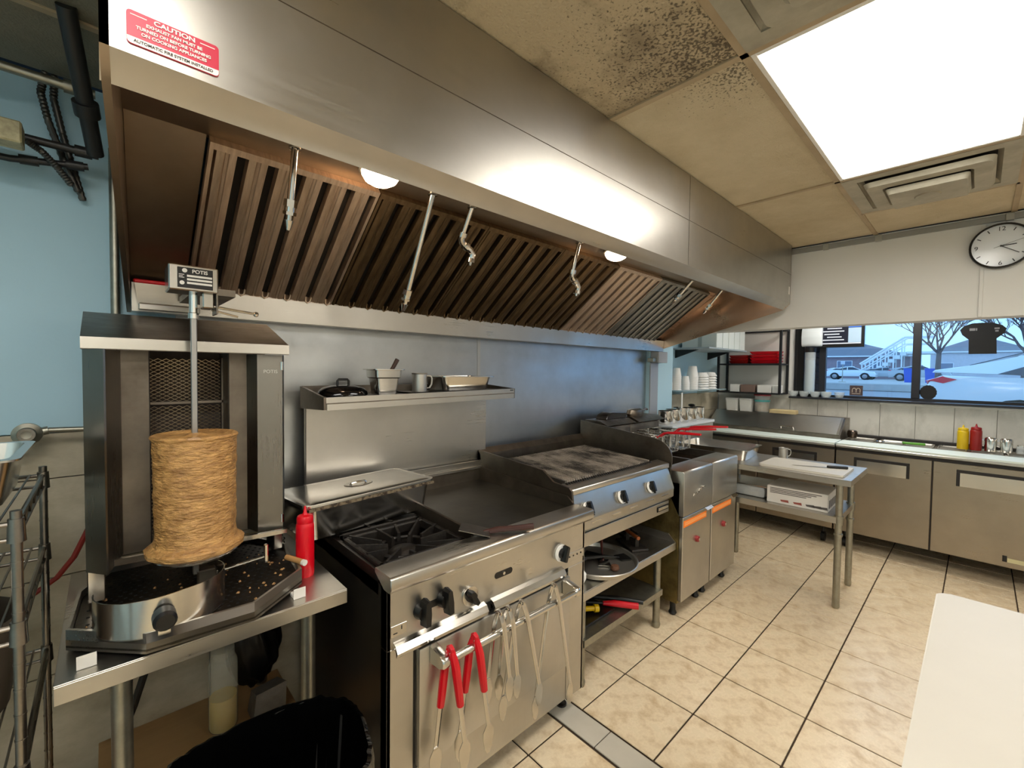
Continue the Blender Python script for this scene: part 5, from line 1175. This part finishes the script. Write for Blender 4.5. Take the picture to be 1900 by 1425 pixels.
for k in range(4):
    t = thing('red_basket', ('bottom', 'second-lowest', 'third-lowest', 'topmost')[k]+' red plastic basket of the taller right-hand pile on the black rack', 'basket', (5.40, 1.63, 1.661+.034*k), group='red baskets on the rack')
    MB().hull([p+(0,) for p in rrect(-.08, .08, -.13, .13, .02)], [p+(.03,) for p in rrect(-.095, .095, -.15, .15, .02)]).done('basket_body', REDG, t)
for k in range(3):
    t = thing('red_basket', ('bottom', 'middle', 'top')[k]+' red plastic basket of the lower left-hand pile on the black rack', 'basket', (5.40, 1.895, 1.661+.032*k), group='red baskets on the rack')
    MB().hull([p+(0,) for p in rrect(-.08, .08, -.09, .09, .02)], [p+(.03,) for p in rrect(-.095, .095, -.105, .105, .02)]).done('basket_body', REDK, t)
for y, w_, m_, lab in ((1.93, .05, WHITE, 'white paper box at the left of the rack bottom shelf'), (1.79, .075, mat('brown_box', '#7d665a', .6), 'brown box in the middle of the rack bottom shelf'), (1.62, .07, WHITE, 'white paper box right of the brown one on the rack'), (1.51, .03, WHITE, 'narrow white box at the right of the rack bottom shelf')):
    t = thing('paper_box', lab, 'box', (5.40, y, 1.336)); MB().box(-.08, .08, -w_, w_, 0, .085, .003).done('box_body', m_, t)
# ================================================================ window
FRM = mat('window_frame_dark', '#191a20', .45)
m_, N_, L_, p_ = new_mat('window_glass'); N_.remove(p_)
tr_, gl_, mx_ = N_.new('ShaderNodeBsdfTransparent'), N_.new('ShaderNodeBsdfGlossy'), N_.new('ShaderNodeMixShader')
gl_.inputs['Roughness'].default_value = .02; mx_.inputs[0].default_value = .05; tr_.inputs[0].default_value = (.96, .98, 1, 1)
L_.new(tr_.outputs[0], mx_.inputs[1]); L_.new(gl_.outputs[0], mx_.inputs[2]); L_.new(mx_.outputs[0], N_['Material Output'].inputs[0]); GLASS = m_
wn = thing('window_1', 'dark-framed shop window onto the street', None, (5.68, -.4, 1.29), kind='structure')
MB(wn).box(5.47, 5.70, -2.2, 1.42, 1.285, 1.305, .002).done('window_sill', FRM, wn)
MB(wn).box(5.655, 5.705, -2.2, 1.42, 1.305, 1.33).done('frame_rail', FRM, wn); MB(wn).box(5.655, 5.705, -2.2, 1.42, 2.31, 2.35).done('frame_rail', FRM, wn)
for y in (1.40, 1.16, .415, -.62, -1.6): MB(wn).box(5.65, 5.71, y-.03, y+.03, 1.33, 2.31, .003).done('mullion', FRM, wn)
for a, b_ in ((1.19, 1.37), (.445, 1.13), (-.59, .385), (-1.57, -.65), (-2.2, -1.63)): MB(wn).box(5.678, 5.684, a, b_, 1.33, 2.31).done('pane', GLASS, wn)
# stickers on the panes
STK = mat('sticker_black', '#0b0b0d', .6)
t = thing('chef_hat_decal', 'black chef-hat decal on the window pane', 'sticker', (5.677, 0, 1.86))
hat = [(.075, 1.747), (-.095, 1.747), (-.09, 1.88), (-.135, 1.925), (-.145, 1.965), (-.12, 1.995), (-.07, 2.015), (-.01, 2.022), (.06, 2.02), (.11, 2.0), (.135, 1.965), (.12, 1.92), (.078, 1.875)]
MB(t).prism(hat, 'x', 5.6745, 5.6775).done('decal_sheet', STK, t)
for y0, y1, z in ((.04, .075, 1.965), (.028, .036, 1.965), (-.075, -.105, 1.972), (-.08, -.10, 1.95)): MB(t).box(5.6738, 5.6745, y0, y1, z-.011, z+.011 if z > 1.96 and y0 > 0 else z+.003).done('decal_mark', mat('decal_grey', '#8b8b8e', .6), t)
t = thing('round_decal', 'black scalloped round decal at the foot of the window', 'sticker', (5.677, .327, 1.39))
MB(t).prism([(.327+(.058+.003*(k % 2))*math.cos(k*math.pi/16), 1.391+(.066+.003*(k % 2))*math.sin(k*math.pi/16)) for k in range(32)], 'x', 5.6745, 5.6775).done('decal_sheet', STK, t)
t = thing('square_decal', 'small brown square decal with a pale arch mark on the window', 'sticker', (5.677, .866, 1.385))
MB(t).box(5.6745, 5.6775, .812, .920, 1.333, 1.437).done('decal_sheet', mat('decal_brown', '#4a3c3c', .6), t)
DCW = mat('decal_pale', '#b9aa97', .6)
b = MB(t)
for c in (.883, .849): b.tube([(5.674, c+.015*math.cos(a*math.pi/8), 1.385+.018*math.sin(a*math.pi/8)+.006) for a in range(9)], .003, 6)
for y in (.898, .866, .834): b.box(5.6725, 5.6745, y-.003, y+.003, 1.365, 1.393)
b.done('decal_arches', DCW, t, kind='stuff')
MB(t).box(5.6738, 5.6745, .83, .902, 1.35, 1.356).done('decal_line', DCW, t)
# sill objects
SLZ = 1.3055
t = thing('drink_dispenser', 'clear drink dispenser with white domed top and black back on the sill', 'dispenser', (5.60, 1.26, SLZ))
MB(t).box(5.60, 5.645, 1.315, 1.385, SLZ, 2.06, .004).done('back_panel', BLACK, t)
MB(t).box(5.556, 5.645, 1.17, 1.36, SLZ, SLZ+.03, .004).done('base', BLACK, t)
MB(t).lathe([(0, SLZ+.031), (.05, SLZ+.031), (.05, 1.79), (.046, 1.79), (.046, SLZ+.035), (0, SLZ+.035)], (5.575, 1.255, 0), 28).done('clear_cylinder', CLEAR, t)
MB(t).lathe([(0, SLZ+.036), (.045, SLZ+.036), (.045, 1.70), (0, 1.70)], (5.575, 1.255, 0), 28).done('liquid', mat('pale_liquid', '#b9d3de', .1, alpha=.5), t)
MB(t).lathe([(.052, 1.785), (.054, 1.80), (.054, 1.835), (0, 1.84)], (5.575, 1.255, 0), 28).done('cylinder_collar', BLACK, t)
dm = [(5.55, 1.845), (5.60, 1.845), (5.60, 2.05), (5.565, 2.055), (5.535, 2.02), (5.525, 1.95), (5.535, 1.87)]
MB(t).prism([(x, z) for x, z in dm], 'y', 1.15, 1.335, .012, 2).done('white_dome', mat('white_gloss', '#e9f0f2', .15), t)
for k, (x, y, lab) in enumerate(((5.505, 1.385, 'leftmost small glass bowl on the window sill by the rack'), (5.505, 1.285, 'second small glass bowl, below the drink dispenser'), (5.505, 1.185, 'third small glass bowl along the window sill'), (5.505, 1.085, 'fourth small glass bowl along the window sill'), (5.605, 1.115, 'small glass bowl behind the front row, right of the drink dispenser'), (5.56, .985, 'rightmost small glass bowl, nearest the brown decal'))):
    t = thing('glass_bowl', lab, 'bowl', (x, y, SLZ), group='glass bowls on the sill')
    MB().lathe([(0, 0), (.03, 0), (.043, .03), (.046, .055), (.043, .055), (.039, .03), (.026, .006), (0, .005)], n=22).done('bowl_glass', CLEAR, t)
    MB().lathe([(0, .055), (.047, .055), (.047, .06), (0, .063)], n=22).done('bowl_lid', CLEAR, t)
# menu screen
t = thing('menu_screen', 'black-framed menu screen hanging before the window', 'screen', (5.62, 1.0, 1.84))
MB(t).box(5.60, 5.645, .805, 1.20, 1.832, 2.16, .004).done('screen_body', BLACK, t)
MB(t).cyl((5.622, 1.0, 2.16), (5.622, 1.0, 2.349), .012, n=10).done('ceiling_bracket', BLACK, t)
scr = MB(t).box(5.598, 5.60, .825, 1.185, 1.865, 2.145).done('display', mat('display_navy', '#10131f', .3, emit=.6), t)
MB(t).box(5.597, 5.598, .83, .935, 1.88, 2.03).done('display_panel', mat('display_pale', '#9db4c6', .4, emit=.25), scr); MB(t).box(5.597, 5.598, .83, .935, 2.035, 2.145).done('display_panel', mat('display_blue', '#2d66c9', .4, emit=.5), scr)
DW = mat('display_white', '#c6cbd6', .4, emit=.3)
for i in range(7): MB(t).box(5.597, 5.598, .97+.02*(i % 3), 1.165-.025*((i*2) % 3), 1.905+.03*i, 1.915+.03*i).done('menu_line', DW, scr)
MB(t).box(5.597, 5.598, .83, 1.18, 1.868, 1.878).done('menu_footer', DW, scr)
# ================================================================ wall clock on the bulkhead
t = thing('wall_clock', 'round white wall clock with thin black rim on the bulkhead', 'clock', (3.792, -.06, 2.30))
rim = MB().lathe([(.120, 0), (.128, 0), (.128, .03), (.122, .034), (.118, .03)], n=48).rot(math.radians(-90), 'Y').done('clock_rim', BLACK, t)
MB().lathe([(0, .004), (.121, .004), (.121, .012), (0, .012)], n=48).rot(math.radians(-90), 'Y').done('clock_face', mat('clock_face', '#dfe2e2', .15), t)
KIN = mat('clock_ink', '#2b2b2b', .5)
def ck(a, r0, r1, w, x, nm): 
    s, c = math.sin(a), math.cos(a); u = Vector((0, -s, c)); v = Vector((0, c, s)); p = Vector((x, 0, 0))
    b = MB(); b.hull([p+u*r0-v*w, p+u*r1-v*w, p+u*r1+v*w, p+u*r0+v*w], [p+Vector((-.001, 0, 0))+q for q in (u*r0-v*w, u*r1-v*w, u*r1+v*w, u*r0+v*w)]); b.done(nm, KIN, t)
for hh in range(12):
    if hh % 3: ck(hh*math.pi/6, .092, .110, .0022, -.0122, 'hour_mark')
for s, a in (('12', 0), ('3', 90), ('6', 180), ('9', 270)):
    a = math.radians(a); text('numeral', s, .034, KIN, t, frame((0, -1, 0), (0, 0, 1), (-.0126, -math.sin(a)*.098, math.cos(a)*.098)))
ck(math.radians(87), -.004, .06, .0024, -.016, 'hour_hand'); ck(math.radians(125), -.004, .086, .0018, -.018, 'minute_hand'); ck(math.radians(72), -.03, .10, .0007, -.020, 'second_hand')
MB().lathe([(0, .012), (.004, .012), (.004, .023), (0, .023)], n=12).rot(math.radians(-90), 'Y').done('hub', KIN, t)
# ================================================================ foreground table with white board
t = thing('prep_table', 'steel prep table at the lower right corner of the photo', 'table', (1.2, -.35, 0))
MB(t).box(.55, 1.84, -.75, .06, .845, .875, .002).done('table_top', S_x, t)
for x, y in ((.62, -.0), (1.77, -.0), (.62, -.69), (1.77, -.69)): MB(t).cyl((x, y, 0), (x, y, .845), .02, n=14).done('leg', S_galv, t)
o = MB((1.22, -.33, .8755)).prism(rrect(.60, 1.835, -.72, .068, .03), 'z', .8755, .90, .004, 2).done('cutting_board', BOARD, None, 'large white cutting board filling the lower right corner', 'cutting board', loc=(1.22, -.33, .8755))
# ================================================================ street outside the window
OG = .5
ASPH = mat('asphalt', '#8d8d8f', .8, 0, .3, .6, col2='#77777a'); PAVE = mat('pavement', '#b5b3ae', .8, 0, .3, 1.2)
g = MB().box(5.76, 160, -90, 120, OG-.3, OG).done('ground', ASPH, kind='structure'); put(g, 'grey asphalt lot and street outside the window')
FG = 1.0
o = MB().box(36, 160, -90, 120, OG, FG, .05).done('pavement', PAVE, kind='structure'); put(o, 'pale raised lot across the street')
CARP = mat('white_car_paint', '#dfe6e8', .2, 0, coat=.6); CARG = mat('grey_car_paint', '#aab2b8', .25, 0, coat=.5); TINT = mat('car_glass', '#2a3444', .1); TYRE = mat('tyre', '#15161a', .7); RIM = mat('alloy_rim', '#9a9a9c', .35, .8)
TAIL = mat('tail_light', '#d8103c', .2)
def car(x, y, rz, m, label, L=4.5, H=1.68, W=1.85, z=OG):
    """rear at local y=0, nose at y=-L, near side at x=-W/2"""
    t = thing('parked_car', label, 'car', (x, y, z), rz, 'cars parked outside')
    wr = .36; ra, fa = -.82, -L+.85
    def arch(c): return [(c+.43*math.cos(a), .36+.43*math.sin(a)) for a in [math.pi*k/10 for k in range(11)]]
    low = [(.0, .32)]+[(p[0], max(p[1], .28)) for p in arch(ra)]+[(p[0], max(p[1], .28)) for p in arch(fa)]+[(-L, .32), (-L-.02, .62), (-L+.12, .86)]
    belt = [(-L+1.15, .98), (-.5, 1.04), (-.10, 1.06), (.02, .98), (.06, .86), (.02, .6)]
    b = MB(); b.prism(low+belt, 'x', -W/2, W/2, .035, 2); b.done('body_shell', m, t)
    top = [(-L+1.15, .98), (-L+1.95, H-.08), (-2.3, H), (-1.7, H-.05), (-1.1, H-.2), (-.7, 1.28), (-.35, 1.19), (-.04, 1.10)]
    b = MB(); n = len(top)
    def ring(xw, tuck): return [(xw*(1-tuck*(p[1]-1.0)/(H-1.0)), p[0], p[1]) for p in top]
    b.hull(ring(-W/2+.03, .2), ring(W/2-.03, .2)); b.done('cabin', m, t, ang=25)
    def win(pts, nm):
        b = MB(); q = [((-W/2+.03)*(1-.2*(p[1]-1.0)/(H-1.0))-.008, p[0], p[1]) for p in pts]; b.hull(q, [(v[0]+.014, v[1], v[2]) for v in q]); b.done(nm, TINT, t)
    win([(-.62, 1.08), (-.9, 1.2), (-1.3, H-.26), (-1.7, H-.14), (-1.9, H-.11), (-1.9, 1.06), (-1.1, 1.04)], 'quarter_window'); win([(-1.98, 1.06), (-1.98, H-.1), (-2.4, H-.1), (-3.05, 1.05)], 'side_window')
    MB().hull([(-W/2*.62, -.36, 1.195), (W/2*.62, -.36, 1.195), (W/2*.6, -1.05, H-.19), (-W/2*.6, -1.05, H-.19)], [(-W/2*.62, -.36, 1.205), (W/2*.62, -.36, 1.205), (W/2*.6, -1.05, H-.18), (-W/2*.6, -1.05, H-.18)]).done('rear_window', TINT, t)
    MB().prism([(-.40, 1.20), (-.02, 1.13), (.01, 1.09), (-.3, 1.14)], 'x', -W/2*.85, W/2*.85, .01).done('rear_spoiler', m, t)
    for s in (-1, 1):
        MB().hull([(s*(W/2+.006), .03, .985), (s*(W/2+.006), -.10, 1.04), (s*(W/2+.006), -.25, 1.0), (s*(W/2+.006), -.12, .945)], [(s*(W/2-.2), .075, .98), (s*(W/2-.03), -.12, 1.05), (s*(W/2-.03), -.25, 1.0), (s*(W/2-.1), .05, .93)]).done('tail_light', TAIL, t)
        for c in (ra, fa):
            wl = MB().cyl((s*(W/2-.22), c, wr), (s*(W/2-.005), c, wr), wr, n=28).done('wheel', TYRE, t)
            MB().cyl((s*(W/2-.01), c, wr), (s*(W/2+.004), c, wr), .24, .2, n=20).done('wheel_rim', RIM, wl)
    return t
car(9.45, .46, 0, CARP, 'white SUV parked close outside the window, red tail light showing', H=1.62)
car(60, 11.8, 0, CARP, 'white car parked far off at the left of the window', L=4.3, H=1.45, z=FG)
car(64.5, 9.4, 0, CARG, 'pale car parked beyond the far white one', L=4.2, H=1.45, z=FG)
car(55, 5.9, 0, CARG, 'grey car parked behind the blue bins', L=4.2, H=1.5, z=FG)
BINB = mat('blue_bin', '#1f56c4', .4)
for x, y, lab in ((45, 3.62, 'blue bin left of the window post'), (45, 2.45, 'blue bin right of the window post')):
    t = thing('wheelie_bin', lab, 'bin', (x, y, FG), group='blue bins across the street')
    MB().hull([(-.3, -.3, 0), (.3, -.3, 0), (.3, .3, 0), (-.3, .3, 0)], [(-.36, -.36, 1.0), (.36, -.36, 1.0), (.36, .36, 1.0), (-.36, .36, 1.0)]).done('bin_body', BINB, t); MB().box(-.38, .38, -.38, .38, 1.0, 1.08, .02).done('bin_lid', BINB, t)
# houses
BRK = mat('brown_brick', '#9a8890', .85, 0, .4, 8); SID = mat('pale_siding', '#c3c4cc', .8, 0, .2, 3); ROOF = mat('grey_roof', '#8d9098', .8); TRIMW = mat('white_trim', '#e4e8ea', .5); WGL = mat('house_glass', '#6a7890', .15)
def house(x, y0, y1, hh, m, label, wins, eave=.3):
    t = thing('house', label, 'building', (x, (y0+y1)/2, OG))
    MB(t).box(x, x+7, y0, y1, OG, OG+hh).done('wall', m, t)
    MB(t).prism([(y0-eave, OG+hh), (y1+eave, OG+hh), ((y0+y1)/2, OG+hh+2.2)], 'x', x-eave, x+7).done('roof', ROOF, t)
    MB(t).box(x-eave-.05, x-eave, y0-eave, y1+eave, OG+hh-.12, OG+hh+.05).done('eave_board', TRIMW, t)
    for (wy, wz, ww, wh) in wins:
        f = MB(t).box(x-.06, x+.02, wy-ww/2-.07, wy+ww/2+.07, OG+wz-.07, OG+wz+wh+.07).done('window', TRIMW, t); MB(t).box(x-.075, x-.05, wy-ww/2, wy+ww/2, OG+wz, OG+wz+wh).done('pane', WGL, f)
    return t
hA = house(76, 6.2, 19, 3.6, BRK, 'brown brick house with white porch stairs across the street', [(16.5, 1.4, 1.6, 1.5), (13.0, 1.4, 1.6, 1.5), (9.6, 1.4, 1.3, 1.4)])
hB = house(92, -5, 5.2, 4.6, SID, 'pale sided house behind the bare tree', [(3.4, 1.4, 1.3, 1.5), (-.5, 1.4, 1.3, 1.5)])
hC = house(60, -17, -2.6, 3.0, SID, 'pale low garage building at the right behind the SUV', [(-6, 1.2, 1.8, 1.2), (-10, 1.2, 1.8, 1.2)])
hD = house(98, 20.5, 36, 4.2, SID, 'pale house at the far left across the street', [(22.5, 1.4, 1.6, 1.5), (27, 1.4, 1.6, 1.5)])
st = thing('porch_stairs', 'white wooden porch stairs with handrails before the brick house', 'stairs', (27.6, 3.3, OG))
for k in range(8): MB(st).box(27.2, 28.4, 4.4-.26*(k+1), 4.4-.26*k, OG+.2*k, OG+.2*k+.2).done('step', TRIMW, st)
for x in (27.2, 28.4):
    MB(st).tube([(x, 4.4, OG+.9), (x, 2.4, OG+2.45), (x, 1.2, OG+2.45)], .06, 6).tube([(x, 4.4, OG+.5), (x, 2.4, OG+2.05), (x, 1.2, OG+2.05)], .035, 6).done('handrail', TRIMW, st)
    for k in range(6): MB(st).box(x-.03, x+.03, 4.3-.36*k-.03, 4.3-.36*k+.03, OG+.2, OG+.95+.28*k).done('baluster', TRIMW, st)
MB(st).box(27.2, 29.5, 1.1, 2.3, OG+1.5, OG+1.62).done('porch_floor', TRIMW, st)
st.location = (71.5, 8.2, FG); st.scale = (2.1, 2.1, 2.1)
# bare tree
BARKM = mat('bark', '#4d454a', .9)
def tree(x, y, hh, label, seed, r0):
    rnd = random.Random(seed); t = thing('bare_tree', label, 'tree', (x, y, FG)); b = MB()
    def grow(p, d, L, r, dep):
        mid = p+d*L*.5+Vector((rnd.uniform(-.05, .05), rnd.uniform(-.05, .05), 0))*L; e = p+d*L
        b.tube([p, mid, e], r, 5 if dep > 1 else 7, rs=[r, r*.85, r*.7])
        if dep == 0: return
        for k in range(3):
            nd = (d+Vector((rnd.uniform(-.75, .75), rnd.uniform(-.75, .75), rnd.uniform(-.1, .5)))).normalized(); grow(e if k else p.lerp(e, .7), nd, L*rnd.uniform(.6, .8), r*.62, dep-1)
    b2 = MB(); b2.tube([(0, 0, 0), (.05, .03, hh*.18), (0, .0, hh*.36)], r0, 10, rs=[r0*1.3, r0, r0*.85]); b2.done('trunk', BARKM, t)
    for k in range(5): grow(Vector((0, 0, hh*.30)), Vector((rnd.uniform(-.7, .7), rnd.uniform(-.9, .9), .8)).normalized(), hh*.2, r0*.5, 5)
    b.done('branches', BARKM, t)
tree(43, 2.0, 6.8, 'bare branching tree behind the window post', 3, .15)
tree(52, 15.5, 9, 'bare tree at the left of the street', 11, .2)
tree(47, -2.2, 7.2, 'bare tree behind the chef-hat decal', 5, .2)
t = thing('street_sign', 'thin street sign post before the far cars', 'sign', (38, 6.6, FG))
MB().cyl((0, 0, 0), (0, 0, 1.25), .025, n=8).lathe([(0, 0), (.25, 0), (.2, .05), (0, .06)], n=14).done('sign_pole', S_galv, t); MB().box(-.02, .02, -.12, .12, 1.25, 1.5, .01).done('sign_board', mat('sign_pale', '#c8ced6', .6), t)
# brick pier right outside the pane behind the drink dispenser
t = thing('brick_pier', 'dark brown brick pier outside the pane behind the drink dispenser', 'pier', (6.0, 1.3, OG))
PB = mat('dark_brick', '#4d3a3a', .8, 0, .4, 12); MB(t).box(5.87, 6.1, 1.21, 1.62, OG, 2.6).done('pier_core', mat('mortar', '#3a3233', .9), t)
for k in range(28):
    z = OG+.01+.072*k
    if z < 2.5: MB(t).box(5.86, 5.875, 1.205, 1.40-.1*(k % 2), z, z+.062, .003).done('brick', PB, t); MB(t).box(5.86, 5.875, 1.41-.1*(k % 2), 1.62, z, z+.062, .003).done('brick', PB, t)
